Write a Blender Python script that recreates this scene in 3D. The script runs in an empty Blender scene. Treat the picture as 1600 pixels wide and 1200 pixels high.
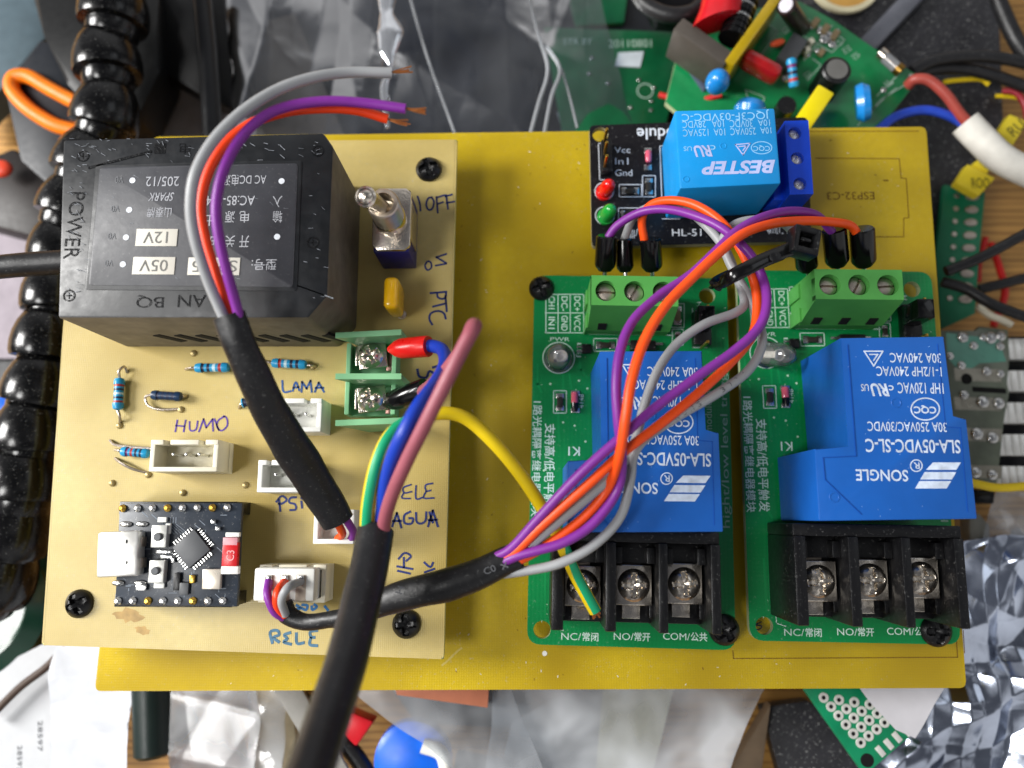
import bpy, bmesh, math, random
from mathutils import Vector, Matrix, noise
rnd = random.Random(7)
R = math.radians
S = bpy.context.scene
COL = S.collection
S.unit_settings.system = 'METRIC'
S.unit_settings.scale_length = 0.01          # one unit is one centimetre

# ---------------------------------------------------------------- camera
FPX, CH = 1200.0, 16.2                        # focal length in photo pixels, camera height over the yellow board
_d = Vector((25.0, -208.0, -FPX)).normalized()
RC = _d.rotation_difference(Vector((0, 0, -1))).to_matrix()
cam = bpy.data.cameras.new('camera'); camo = bpy.data.objects.new('camera', cam); COL.objects.link(camo)
camo.matrix_world = Matrix.Translation((0, 0, CH)) @ RC.to_4x4()
cam.sensor_width = 36.0; cam.lens = FPX / 1600.0 * 36.0
cam.clip_start = 0.5; cam.clip_end = 1000
cam.dof.use_dof = True; cam.dof.focus_distance = 14.4; cam.dof.aperture_fstop = cam.lens * 1e-3 / 0.28
S.camera = camo

# ---------------------------------------------------------------- light
w = bpy.data.worlds.new('World'); S.world = w; w.use_nodes = True
nt = w.node_tree; bg = nt.nodes['Background']
tc = nt.nodes.new('ShaderNodeTexCoord'); sep = nt.nodes.new('ShaderNodeSeparateXYZ')
nt.links.new(tc.outputs['Generated'], sep.inputs[0])
nz = nt.nodes.new('ShaderNodeTexNoise'); nz.inputs['Scale'].default_value = 1.6; nz.inputs['Detail'].default_value = 2
nt.links.new(tc.outputs['Generated'], nz.inputs['Vector'])
cr = nt.nodes.new('ShaderNodeValToRGB')
cr.color_ramp.elements[0].position = .42; cr.color_ramp.elements[0].color = (.2, .21, .24, 1)
cr.color_ramp.elements[1].position = .6; cr.color_ramp.elements[1].color = (1.5, 1.5, 1.52, 1)
nt.links.new(nz.outputs['Fac'], cr.inputs[0]); nt.links.new(cr.outputs[0], bg.inputs['Color'])
bg.inputs['Strength'].default_value = 0.42

def area(name, loc, target, sx, sy, power, col):
    l = bpy.data.lights.new(name, 'AREA'); l.shape = 'RECTANGLE'; l.size = sx; l.size_y = sy
    l.energy = power; l.color = col
    o = bpy.data.objects.new(name, l); COL.objects.link(o); o.location = loc
    o.rotation_euler = (Vector(target) - Vector(loc)).to_track_quat('-Z', 'Y').to_euler()
    return o
area('window_light', (-64, 12, 38), (0, 1, 0), 22, 30, 88000, (1.0, .985, .96))
area('window_upper_pane', (-36, -14, 60), (-8, -2, 0), 15, 18, 20000, (1.0, .99, .97))
area('room_light', (55, 30, 60), (0, 0, 0), 30, 30, 2500, (.92, .96, 1.0))
S.view_settings.view_transform = 'Standard'; S.view_settings.look = 'None'
S.view_settings.exposure = 0.02; S.view_settings.gamma = 1.0; S.view_settings.use_curve_mapping = False
S.cycles.max_bounces = 8; S.cycles.transparent_max_bounces = 16
S.cycles.caustics_reflective = False; S.cycles.caustics_refractive = False

# ---------------------------------------------------------------- pixel -> place
FR = [None]
def at(px, py, z):
    """the point at height z (cm over the yellow board) that stands under photo pixel px, py; in the frame of the thing being built"""
    r = RC @ Vector((px - 800.0, 600.0 - py, -FPX)); s = (z - CH) / r.z
    x, y = r.x * s, r.y * s
    if FR[0]:
        ox, oy, a = FR[0]; x -= ox; y -= oy
        x, y = x * math.cos(a) + y * math.sin(a), -x * math.sin(a) + y * math.cos(a)
    return Vector((x, y, z))
def SC(z): return (CH - z) / FPX             # cm per photo pixel at height z (near enough)

# ---------------------------------------------------------------- materials
def lin(c): return c / 12.92 if c <= .04045 else ((c + .055) / 1.055) ** 2.4
def hx(h): return tuple(lin(int(h[i:i + 2], 16) / 255) for i in (0, 2, 4)) + (1,)
MT = {}
def mat(name, col, rough=.45, metal=0, bump=0, bs=30, var=.12, vs=2.5, coat=0, trans=0, ior=1.45, spec=.5, rv=.1, dust=0, stretch=None, alpha=1):
    if name in MT: return MT[name]
    m = bpy.data.materials.new(name); m.use_nodes = True; n = m.node_tree; L = n.links
    b = n.nodes['Principled BSDF']; c = hx(col)
    tc = n.nodes.new('ShaderNodeTexCoord'); src = tc.outputs['Object']
    if stretch:
        mp = n.nodes.new('ShaderNodeMapping'); mp.inputs['Scale'].default_value = stretch; L.new(src, mp.inputs[0]); src = mp.outputs[0]
    t = n.nodes.new('ShaderNodeTexNoise'); t.inputs['Scale'].default_value = vs; t.inputs['Detail'].default_value = 5; L.new(src, t.inputs['Vector'])
    r = n.nodes.new('ShaderNodeValToRGB'); r.color_ramp.elements[0].position = .3; r.color_ramp.elements[1].position = .7
    r.color_ramp.elements[0].color = tuple(x * (1 - var) for x in c[:3]) + (1,)
    r.color_ramp.elements[1].color = tuple(min(1, x * (1 + var)) for x in c[:3]) + (1,)
    L.new(t.outputs['Fac'], r.inputs[0]); out = r.outputs[0]
    if dust:
        d = n.nodes.new('ShaderNodeTexNoise'); d.inputs['Scale'].default_value = 17; d.inputs['Detail'].default_value = 4; d.inputs['Roughness'].default_value = .75; L.new(src, d.inputs['Vector'])
        dr = n.nodes.new('ShaderNodeValToRGB'); dr.color_ramp.elements[0].position = .61; dr.color_ramp.elements[1].position = .67
        L.new(d.outputs['Fac'], dr.inputs[0])
        mu = n.nodes.new('ShaderNodeMath'); mu.operation = 'MULTIPLY'; mu.inputs[1].default_value = dust; L.new(dr.outputs[0], mu.inputs[0])
        mx = n.nodes.new('ShaderNodeMixRGB'); L.new(mu.outputs[0], mx.inputs[0]); L.new(out, mx.inputs[1]); mx.inputs[2].default_value = (.5, .5, .48, 1); out = mx.outputs[0]
    L.new(out, b.inputs['Base Color'])
    rr = n.nodes.new('ShaderNodeMapRange'); rr.inputs['To Min'].default_value = max(.02, rough - rv); rr.inputs['To Max'].default_value = min(1, rough + rv)
    t2 = n.nodes.new('ShaderNodeTexNoise'); t2.inputs['Scale'].default_value = vs * 2.7; t2.inputs['Detail'].default_value = 4; L.new(src, t2.inputs['Vector'])
    L.new(t2.outputs['Fac'], rr.inputs['Value']); L.new(rr.outputs[0], b.inputs['Roughness'])
    b.inputs['Metallic'].default_value = metal; b.inputs['Coat Weight'].default_value = coat; b.inputs['Coat Roughness'].default_value = .12
    b.inputs['Transmission Weight'].default_value = trans; b.inputs['IOR'].default_value = ior; b.inputs['Specular IOR Level'].default_value = spec
    b.inputs['Alpha'].default_value = alpha
    if bump:
        bt = n.nodes.new('ShaderNodeTexNoise'); bt.inputs['Scale'].default_value = bs; bt.inputs['Detail'].default_value = 4; L.new(src, bt.inputs['Vector'])
        bp = n.nodes.new('ShaderNodeBump'); bp.inputs['Strength'].default_value = min(1, bump); bp.inputs['Distance'].default_value = .02; L.new(bt.outputs['Fac'], bp.inputs['Height'])
        L.new(bp.outputs[0], b.inputs['Normal'])
    MT[name] = m; return m

def board_mat(name, col, col2, rough, weave, wscale=26, vs=.35):
    """laminate: broad tone drift, fine glass weave, specks"""
    m = mat(name, col, rough, var=.05, rv=.06, vs=6, dust=.35); n = m.node_tree; L = n.links; b = n.nodes['Principled BSDF']
    src = n.nodes['Texture Coordinate'].outputs['Object']
    old = b.inputs['Base Color'].links[0].from_socket
    big = n.nodes.new('ShaderNodeTexNoise'); big.inputs['Scale'].default_value = vs; big.inputs['Detail'].default_value = 2; L.new(src, big.inputs['Vector'])
    rp = n.nodes.new('ShaderNodeValToRGB'); rp.color_ramp.elements[0].position = .35; rp.color_ramp.elements[1].position = .65; L.new(big.outputs['Fac'], rp.inputs[0])
    mx = n.nodes.new('ShaderNodeMixRGB'); L.new(rp.outputs[0], mx.inputs[0]); L.new(old, mx.inputs[1]); mx.inputs[2].default_value = hx(col2); out = mx.outputs[0]
    w1 = n.nodes.new('ShaderNodeTexWave'); w1.bands_direction = 'Y'; w1.inputs['Scale'].default_value = wscale / 6.283 * 2; w1.inputs['Distortion'].default_value = 1.2; w1.inputs['Detail'].default_value = 3; L.new(src, w1.inputs['Vector'])
    w2 = n.nodes.new('ShaderNodeTexWave'); w2.bands_direction = 'X'; w2.inputs['Scale'].default_value = wscale / 6.283 * 2; w2.inputs['Distortion'].default_value = 1.2; w2.inputs['Detail'].default_value = 3; L.new(src, w2.inputs['Vector'])
    ad = n.nodes.new('ShaderNodeMath'); ad.operation = 'ADD'; L.new(w1.outputs['Fac'], ad.inputs[0]); L.new(w2.outputs['Fac'], ad.inputs[1])
    mr = n.nodes.new('ShaderNodeMapRange'); mr.inputs['From Max'].default_value = 2; mr.inputs['To Min'].default_value = 1 - weave; mr.inputs['To Max'].default_value = 1 + weave * .4; L.new(ad.outputs[0], mr.inputs['Value'])
    vm = n.nodes.new('ShaderNodeVectorMath'); vm.operation = 'SCALE'; L.new(out, vm.inputs[0]); L.new(mr.outputs[0], vm.inputs['Scale'])
    L.new(vm.outputs[0], b.inputs['Base Color'])
    bp = n.nodes.new('ShaderNodeBump'); bp.inputs['Strength'].default_value = .25; bp.inputs['Distance'].default_value = .004; L.new(ad.outputs[0], bp.inputs['Height']); L.new(bp.outputs[0], b.inputs['Normal'])
    return m

def film_mat(name, tint, haze, rough=.12, bump=.5):
    """clear plastic film: see-through, glossy at its creases, a little milky"""
    if name in MT: return MT[name]
    m = bpy.data.materials.new(name); m.use_nodes = True; n = m.node_tree; L = n.links
    n.nodes.remove(n.nodes['Principled BSDF']); out = n.nodes['Material Output']
    tr = n.nodes.new('ShaderNodeBsdfTransparent'); tr.inputs[0].default_value = hx(tint)
    gl = n.nodes.new('ShaderNodeBsdfGlossy'); gl.inputs['Roughness'].default_value = rough
    df = n.nodes.new('ShaderNodeBsdfDiffuse'); df.inputs[0].default_value = (.75, .78, .82, 1)
    tc = n.nodes.new('ShaderNodeTexCoord')
    t = n.nodes.new('ShaderNodeTexNoise'); t.inputs['Scale'].default_value = .7; t.inputs['Detail'].default_value = 2; t.inputs['Distortion'].default_value = .4; L.new(tc.outputs['Object'], t.inputs[0])
    bp = n.nodes.new('ShaderNodeBump'); bp.inputs['Strength'].default_value = bump; bp.inputs['Distance'].default_value = .08; L.new(t.outputs['Fac'], bp.inputs['Height'])
    L.new(bp.outputs[0], gl.inputs['Normal'])
    mr = n.nodes.new('ShaderNodeMapRange'); mr.inputs['From Min'].default_value = .35; mr.inputs['From Max'].default_value = .7; mr.inputs['To Min'].default_value = haze * .4; mr.inputs['To Max'].default_value = haze * 1.5; L.new(t.outputs['Fac'], mr.inputs['Value'])
    a = n.nodes.new('ShaderNodeMixShader'); L.new(mr.outputs[0], a.inputs[0]); L.new(tr.outputs[0], a.inputs[1]); L.new(df.outputs[0], a.inputs[2])
    fr = n.nodes.new('ShaderNodeFresnel'); fr.inputs['IOR'].default_value = 1.6; L.new(bp.outputs[0], fr.inputs['Normal'])
    fm = n.nodes.new('ShaderNodeMath'); fm.operation = 'MULTIPLY_ADD'; fm.inputs[1].default_value = 1.1; fm.inputs[2].default_value = .02; L.new(fr.outputs[0], fm.inputs[0])
    b = n.nodes.new('ShaderNodeMixShader'); L.new(fm.outputs[0], b.inputs[0]); L.new(a.outputs[0], b.inputs[1]); L.new(gl.outputs[0], b.inputs[2])
    L.new(b.outputs[0], out.inputs[0]); MT[name] = m; return m

YEL = board_mat('yellow_laminate', 'c4a812', 'a88c0a', .42, .05, 20)
YEDGE = mat('yellow_laminate_edge', 'c9b83a', .6, bump=.4, bs=40)
CRM = board_mat('cream_laminate', 'c8b473', 'b09a56', .36, .07, 26)
CEDGE = mat('cream_laminate_edge', 'dedc9a', .6, bump=.4, bs=40)
GRN = board_mat('green_solder_mask', '068a48', '047e40', .33, .03, 12)
GEDGE = mat('green_board_edge', 'a9b58c', .7)
SILK = mat('white_silkscreen', 'cfe6da', .6, var=.08)
SILKW = mat('white_print', 'd6dbe2', .6, var=.08)
BLKPCB = mat('black_solder_mask', '141215', .35, var=.2, dust=.2)
BPCB2 = mat('dark_blue_solder_mask', '2c333d', .35, var=.2, dust=.3)
BLK = mat('black_plastic', '0c0c0e', .34, bump=.15, bs=60, dust=.16)
BLKG = mat('black_gloss_plastic', '0a0a0b', .16, rv=.05)
BLKR = mat('black_rubber', '19191b', .42, bump=.25, bs=12, var=.25, dust=.12, rv=.12)
SHR = mat('black_heat_shrink', '131315', .42, bump=.6, bs=5, var=.3, dust=.15, rv=.14)
HOLE = mat('dark_opening', '050505', .9)
RELB = mat('blue_relay_plastic', '185aae', .36, bump=.1, bs=90, var=.04)
BESB = mat('light_blue_relay_plastic', '1490d8', .38, bump=.1, bs=90, var=.04)
TERB = mat('blue_terminal_plastic', '0a3fc0', .4, var=.06)
TERG = mat('green_terminal_plastic', '519e4a', .42, bump=.08, bs=60, var=.06)
BARG = mat('pale_green_terminal_plastic', '82bd8c', .42, var=.06)
STEEL = mat('nickel_plated_steel', 'e2d8ca', .22, 1, bump=.2, bs=22, var=.15)
STEELD = mat('dull_steel', 'c4b8ac', .4, 1, bump=.3, bs=60, var=.2, dust=.2)
TIN = mat('solder_tin', 'c8c8c6', .25, 1, bump=.5, bs=12, var=.15)
COP = mat('bare_copper', 'c07a48', .35, 1, bump=.3, bs=60)
WHT = mat('white_nylon', 'e8e8e2', .45, var=.05)
WHTT = mat('milky_nylon', 'e4dec8', .45, var=.07)
PUR = mat('purple_wire', '7a2a90', .42, var=.06)
ORG = mat('orange_wire', 'f2500e', .42, var=.05)
ORR = mat('orange_red_wire', 'ea3d0c', .42, var=.05)
GRY = mat('grey_wire', '9a9c9e', .45, var=.05)
BLUW = mat('blue_wire', '1238a8', .42, var=.05)
PNK = mat('brown_pink_wire', '96505c', .45, var=.05)
YELW = mat('yellow_wire', 'e0c20c', .42, var=.05)
GRNW = mat('green_wire', '0f9c6a', .42, var=.05)
REDF = mat('red_ferrule', 'dd1a16', .3, var=.05)
RESB = mat('resistor_blue', '2590c0', .3, var=.08)
BANDD = mat('band_dark', '1b2440', .4); BANDR = mat('band_red', 'a8322e', .4); BANDW = mat('band_pale', 'b9d2da', .4); BANDV = mat('band_violet', '6a2d6a', .4)
RESD = mat('resistor_dark', '16304e', .35)
INK = mat('blue_marker_ink', '1b2a66', .6, var=.3, vs=9)
INKP = mat('purple_marker_ink', '4a2c8c', .6, var=.3, vs=9)
INKT = mat('faded_marker_ink', '47708a', .6, var=.3, vs=9)
PRT = mat('brown_print', '6a4a10', .7, var=.4, vs=12)
LAB = mat('grey_label', '36373c', .45, bump=.3, bs=3, dust=.1)
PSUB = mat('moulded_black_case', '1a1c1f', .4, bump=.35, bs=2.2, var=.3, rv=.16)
PSUS = mat('moulded_case_lit_side', '6c6456', .6, bump=.2, bs=4, var=.25)  # same black case; the light on its sides is put into this paler colour
STK = mat('paper_sticker', 'd2cfc4', .7, var=.04)
GLD = mat('gold_pin', 'c9a24a', .3, 1)
LEDC = film_mat('clear_epoxy', 'f4f8f6', .07, .06, 0)
LEDR = mat('red_epoxy', 'e0100c', .12, var=.04, coat=.5)
LEDG = mat('green_epoxy', '1f9c3c', .14, var=.04, coat=.5)
LIP = mat('grey_scuffs', '6c6e72', .6)

# ---------------------------------------------------------------- mesh builder
ROOTS = {}
def prop(o, label=None, cat=None, group=None, kind=None):
    if label: o['label'] = label
    if cat: o['category'] = cat
    if group: o['group'] = group
    if kind: o['kind'] = kind
    return o
def thing(name, label, cat, loc, group=None, rot=None):
    """an Empty at the thing's base; with rot the parts are built in its own turned frame"""
    o = bpy.data.objects.new(name, None); COL.objects.link(o); o.location = loc; o.empty_display_size = .2
    if rot is not None: o.rotation_euler = (0, 0, rot)
    ROOTS[o.name] = Vector((0, 0, loc[2])) if rot is not None else Vector(loc)
    return prop(o, label, cat, group)

class MB:
    def __init__(s): s.v = []; s.f = []; s.m = []; s.mats = []
    def mi(s, m):
        if m not in s.mats: s.mats.append(m)
        return s.mats.index(m)
    def add(s, vs, fs, m):
        b = len(s.v); s.v += [Vector(v) for v in vs]; k = s.mi(m) if not isinstance(m, list) else None
        for i, f in enumerate(fs):
            s.f.append([b + j for j in f]); s.m.append(k if k is not None else s.mi(m[i]))
        return s
    def bm(s, bm, m):
        bm.verts.index_update(); s.add([v.co.copy() for v in bm.verts], [[v.index for v in f.verts] for f in bm.faces], m); bm.free(); return s
    def box(s, c, size, m, rot=0, bev=.015, top=None, seg=2):
        """c = centre of the bottom, size = x, y, height; top = scale of the upper face"""
        bm = bmesh.new(); bmesh.ops.create_cube(bm, size=1)
        for v in bm.verts:
            v.co.z += .5
            if top and v.co.z > .5: v.co.x *= top[0]; v.co.y *= top[1]
            v.co.x *= size[0]; v.co.y *= size[1]; v.co.z *= size[2]
        if bev: bmesh.ops.bevel(bm, geom=bm.edges[:], offset=bev, segments=seg, profile=.5, affect='EDGES')
        bmesh.ops.transform(bm, matrix=Matrix.Translation(c) @ Matrix.Rotation(rot, 4, 'Z'), verts=bm.verts)
        return s.bm(bm, m)
    def obox(s, c, size, m, M3, bev=.01):
        bm = bmesh.new(); bmesh.ops.create_cube(bm, size=1)
        for v in bm.verts: v.co.x *= size[0]; v.co.y *= size[1]; v.co.z *= size[2]
        if bev: bmesh.ops.bevel(bm, geom=bm.edges[:], offset=bev, segments=2, profile=.5, affect='EDGES')
        bmesh.ops.transform(bm, matrix=Matrix.Translation(c) @ M3.to_4x4(), verts=bm.verts)
        return s.bm(bm, m)
    def prism(s, pts, z0, z1, m, bev=0, mside=None, thr=.5):
        """straight-sided solid on the outline pts (x, y); bevelled upper rim"""
        bm = bmesh.new(); n = len(pts)
        lo = [bm.verts.new((p[0], p[1], z0)) for p in pts]; hi = [bm.verts.new((p[0], p[1], z1)) for p in pts]
        area2 = sum(pts[i][0] * pts[(i + 1) % n][1] - pts[(i + 1) % n][0] * pts[i][1] for i in range(n))
        if area2 < 0: lo.reverse(); hi.reverse()
        t = bm.faces.new(hi); bm.faces.new(lo[::-1])
        for i in range(n): bm.faces.new((lo[i], lo[(i + 1) % n], hi[(i + 1) % n], hi[i]))
        if bev:
            ed = [e for e in bm.edges if e.verts[0].co.z > z1 - 1e-6 and e.verts[1].co.z > z1 - 1e-6]
            vert = [e for e in bm.edges if abs(e.verts[0].co.z - e.verts[1].co.z) > 1e-6]
            bmesh.ops.bevel(bm, geom=ed + vert, offset=bev, segments=2, profile=.5, affect='EDGES')
        if mside:
            bm.normal_update(); ms = [m if f.normal.z > thr else mside for f in bm.faces]
            return s.bm(bm, ms)
        return s.bm(bm, m)
    def plate(s, outer, holes, z0, z1, m, mside):
        """flat board with real holes cut through it"""
        cu = bpy.data.curves.new('c', 'CURVE'); cu.dimensions = '2D'; cu.fill_mode = 'BOTH'
        for pts in [outer] + holes:
            sp = cu.splines.new('POLY'); sp.points.add(len(pts) - 1); sp.use_cyclic_u = True
            for i, p in enumerate(pts): sp.points[i].co = (p[0], p[1], 0, 1)
        ob = bpy.data.objects.new('c', cu); me = bpy.data.meshes.new_from_object(ob)
        b = bmesh.new(); b.from_mesh(me); bpy.data.objects.remove(ob); bpy.data.curves.remove(cu); bpy.data.meshes.remove(me)
        bmesh.ops.remove_doubles(b, verts=b.verts, dist=1e-5)
        for v in b.verts: v.co.z = z0
        b.normal_update()
        for f in b.faces:
            if f.normal.z > 0: f.normal_flip()
        r = bmesh.ops.extrude_face_region(b, geom=b.faces[:] )
        for g in r['geom']:
            if isinstance(g, bmesh.types.BMVert): g.co.z = z1
        b.normal_update(); bmesh.ops.recalc_face_normals(b, faces=b.faces[:])
        return s.bm(b, [m if abs(f.normal.z) > .5 else mside for f in b.faces])
    def lathe(s, prof, base, axis, m, seg=28, caps=True, sq=None):
        """prof: (radius, distance along axis); m one material or one for each step"""
        ax = Vector(axis).normalized(); u = ax.orthogonal().normalized(); v = ax.cross(u); base = Vector(base)
        if sq: u = Vector(sq[0]).normalized(); v = ax.cross(u)
        fy = sq[1] if sq else 1
        vs = []; fs = []; ms = []
        for r, t in prof:
            for k in range(seg):
                a = 2 * math.pi * k / seg; vs.append(base + ax * t + (u * math.cos(a) + v * math.sin(a) * fy) * max(r, 1e-4))
        for i in range(len(prof) - 1):
            for k in range(seg):
                k2 = (k + 1) % seg; fs.append([i * seg + k, i * seg + k2, (i + 1) * seg + k2, (i + 1) * seg + k]); ms.append(m[i] if isinstance(m, list) else m)
        if caps:
            fs.append(list(range(seg))[::-1]); ms.append(m[0] if isinstance(m, list) else m)
            fs.append([(len(prof) - 1) * seg + k for k in range(seg)]); ms.append(m[-1] if isinstance(m, list) else m)
        return s.add(vs, fs, ms)
    def cyl(s, p0, p1, r, m, seg=24, bev=.0, r1=None):
        p0 = Vector(p0); p1 = Vector(p1); L = (p1 - p0).length; r1 = r if r1 is None else r1
        pr = [(r - bev, 0), (r, bev), (r1, L - bev), (r1 - bev, L)] if bev else [(r, 0), (r1, L)]
        return s.lathe(pr, p0, p1 - p0, m, seg)
    def ball(s, c, r, m, seg=20, sc=(1, 1, 1), rot=None):
        bm = bmesh.new(); bmesh.ops.create_uvsphere(bm, u_segments=seg, v_segments=max(8, seg // 2 + 2), radius=r)
        M = Matrix.Diagonal((*sc, 1)); M = (rot.to_4x4() if rot else Matrix.Identity(4)) @ M
        bmesh.ops.transform(bm, matrix=Matrix.Translation(c) @ M, verts=bm.verts); return s.bm(bm, m)
    def tube(s, pts, r, m, seg=14, sub=6, caps=True, flat=None, smooth=True, jit=.025):
        """round (or flattened: flat = height / width) cable through pts; r a number or one per point"""
        P = [Vector(p) for p in pts]; n = len(P); rs = r if isinstance(r, (list, tuple)) else [r] * n
        Q = []; RR = []
        if smooth and n > 2:
            for i in range(n - 1):
                p0 = P[i - 1] if i else P[0] * 2 - P[1]; p1, p2 = P[i], P[i + 1]; p3 = P[i + 2] if i + 2 < n else P[-1] * 2 - P[-2]
                for k in range(sub):
                    t = k / sub
                    Q.append(.5 * ((2 * p1) + (p2 - p0) * t + (2 * p0 - 5 * p1 + 4 * p2 - p3) * t * t + (3 * p1 - p0 - 3 * p2 + p3) * t ** 3)); RR.append(rs[i] * (1 - t) + rs[i + 1] * t)
            Q.append(P[-1]); RR.append(rs[-1])
        else: Q, RR = P, list(rs)
        vs = []; fs = []; u = None
        for i, q in enumerate(Q):
            t = (Q[min(i + 1, len(Q) - 1)] - Q[max(i - 1, 0)]).normalized()
            if flat is not None:
                u = t.cross(Vector((0, 0, 1))); u = u.normalized() if u.length > 1e-3 else Vector((1, 0, 0))
            elif u is None: u = t.orthogonal().normalized()
            else: u = (u - t * u.dot(t)).normalized()
            v = t.cross(u)
            for k in range(seg):
                a = 2 * math.pi * k / seg; d = u * math.cos(a) + v * math.sin(a) * (flat or 1); vs.append(q + d * (RR[i] * (1 + jit * noise.noise((q + d * .5) * 1.7))))
        for i in range(len(Q) - 1):
            for k in range(seg):
                k2 = (k + 1) % seg; fs.append([i * seg + k, i * seg + k2, (i + 1) * seg + k2, (i + 1) * seg + k])
        if caps: fs.append(list(range(seg))[::-1]); fs.append([(len(Q) - 1) * seg + k for k in range(seg)])
        return s.add(vs, fs, m)
    def ribbon(s, pts, wd, m, t=.004, sub=4, smooth=True):
        P = [Vector(p) for p in pts]
        if smooth and len(P) > 2:
            n = len(P); Q = []
            for i in range(n - 1):
                p0 = P[i - 1] if i else P[0] * 2 - P[1]; p1, p2 = P[i], P[i + 1]; p3 = P[i + 2] if i + 2 < n else P[-1] * 2 - P[-2]
                for k in range(sub):
                    q = k / sub; Q.append(.5 * ((2 * p1) + (p2 - p0) * q + (2 * p0 - 5 * p1 + 4 * p2 - p3) * q * q + (3 * p1 - p0 - 3 * p2 + p3) * q ** 3))
            Q.append(P[-1]); P = Q
        for i in range(len(P) - 1) if not smooth else [0]:
            seq = P[i:i + 2] if not smooth else P
            vs = []; fs = []
            for j, q in enumerate(seq):
                d = (seq[min(j + 1, len(seq) - 1)] - seq[max(j - 1, 0)]); d.z = 0; d.normalize(); sd = Vector((-d.y, d.x, 0)) * wd / 2
                if not smooth: q = q + d * (wd / 2 if j else -wd / 2)
                up = Vector((0, 0, t)); vs += [q + sd, q - sd, q - sd + up, q + sd + up]
            for j in range(len(seq) - 1):
                a = 4 * j
                for k in range(4): fs.append([a + k, a + (k + 1) % 4, a + 4 + (k + 1) % 4, a + 4 + k])
            fs.append([0, 1, 2, 3]); e = 4 * (len(seq) - 1); fs.append([e + 3, e + 2, e + 1, e])
            s.add(vs, fs, m)
        return s
    def text(s, body, c, wd, ht, m, rot=0, th=.004, off=.0, shear=0, space=1, M=None):
        """lettering fitted into wd x ht (cm) round c, lying flat (or in the plane of M)"""
        cu = bpy.data.curves.new('t', 'FONT'); cu.body = body; cu.size = 1; cu.offset = off; cu.shear = shear; cu.space_character = space
        cu.resolution_u = 3; cu.align_x = 'LEFT'
        ob = bpy.data.objects.new('t', cu); me = bpy.data.meshes.new_from_object(ob); bpy.data.objects.remove(ob); bpy.data.curves.remove(cu)
        if not me.vertices: bpy.data.meshes.remove(me); return s
        xs = [v.co.x for v in me.vertices]; ys = [v.co.y for v in me.vertices]
        x0, x1, y0, y1 = min(xs), max(xs), min(ys), max(ys)
        kx = wd / max(1e-6, x1 - x0); ky = ht / max(1e-6, y1 - y0)
        X = Matrix.Translation(c) @ (M.to_4x4() if M else Matrix.Rotation(rot, 4, 'Z'))
        up = [X @ Vector(((v.co.x - (x0 + x1) / 2) * kx, (v.co.y - (y0 + y1) / 2) * ky, th)) for v in me.vertices]
        s.add(up, [list(p.vertices) for p in me.polygons], m); bpy.data.meshes.remove(me); return s
    def tpx(s, body, x0, y0, x1, y1, z, m, q=0, off=.0, shear=0, space=1, rot=0):
        """lettering that fills the photo box x0,y0,x1,y1 at height z; q = quarter turns"""
        c = at((x0 + x1) / 2, (y0 + y1) / 2, z); W = (at(x1, (y0 + y1) / 2, z) - at(x0, (y0 + y1) / 2, z)).length; Hh = (at((x0 + x1) / 2, y0, z) - at((x0 + x1) / 2, y1, z)).length
        if q % 2: W, Hh = Hh, W
        return s.text(body, c, W, Hh, m, rot=q * math.pi / 2 + rot, off=off, shear=shear, space=space)
    def lpx(s, pts, z, wpx, m, smooth=False, t=.004): return s.ribbon([at(x, y, z) for x, y in pts], wpx * SC(z), m, smooth=smooth, t=t)
    def build(s, name, parent=None, ang=38):
        base = Vector((0, 0, 0))
        if parent is not None:
            p = parent
            while p is not None:
                if p.name in ROOTS: base = base + ROOTS[p.name]
                p = p.parent
        me = bpy.data.meshes.new(name); me.from_pydata([v - base for v in s.v], [], s.f)
        for m in s.mats: me.materials.append(m)
        for i, p in enumerate(me.polygons): p.material_index = s.m[i]; p.use_smooth = True
        me.validate(); me.update(); me.set_sharp_from_angle(angle=R(ang))
        o = bpy.data.objects.new(name, me); COL.objects.link(o)
        if parent is not None: o.parent = parent
        return o
def solo(mb, name, label, cat, group=None, kind=None, ang=38):
    """a thing that is one mesh: its origin goes to the middle of its base"""
    n = len(mb.v); c = Vector((sum(v.x for v in mb.v) / n, sum(v.y for v in mb.v) / n, min(v.z for v in mb.v)))
    mb.v = [v - c for v in mb.v]; o = mb.build(name, None, ang); o.location = c
    return prop(o, label, cat, group, kind)
def copy_tree(o, parent=None):
    c = o.copy(); COL.objects.link(c); c.parent = parent
    for ch in list(o.children): copy_tree(ch, c)
    return c
def quad(x0, y0, x1, y1, z): return [at(x0, y0, z), at(x1, y0, z), at(x1, y1, z), at(x0, y1, z)]
def poly(pts, z): return [at(x, y, z) for x, y in pts]
def circ(c, r, n=28): return [(c[0] + r * math.cos(2 * math.pi * k / n), c[1] + r * math.sin(2 * math.pi * k / n)) for k in range(n)]
def ccw(p):
    a = sum(p[i][0] * p[(i + 1) % len(p)][1] - p[(i + 1) % len(p)][0] * p[i][1] for i in range(len(p)))
    return p if a > 0 else p[::-1]
def rounded(pts, r, n=5):
    out = []; P = [Vector((p[0], p[1])) for p in pts]
    for i, p in enumerate(P):
        a = (P[i - 1] - p).normalized() * r; b = (P[(i + 1) % len(P)] - p).normalized() * r
        for k in range(n + 1):
            t = k / n; out.append(tuple((p + a) * (1 - t) ** 2 + p * 2 * t * (1 - t) + (p + b) * t * t))
    return out
def bpx(mb, x0, y0, x1, y1, zt, h, m, bev=.015, rot=0, top=None):
    """box whose upper face fills the photo box at height zt"""
    c = at((x0 + x1) / 2, (y0 + y1) / 2, zt); k = SC(zt); return mb.box((c.x, c.y, zt - h), (abs(x1 - x0) * k, abs(y1 - y0) * k, h), m, rot=rot, bev=bev, top=top)
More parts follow.
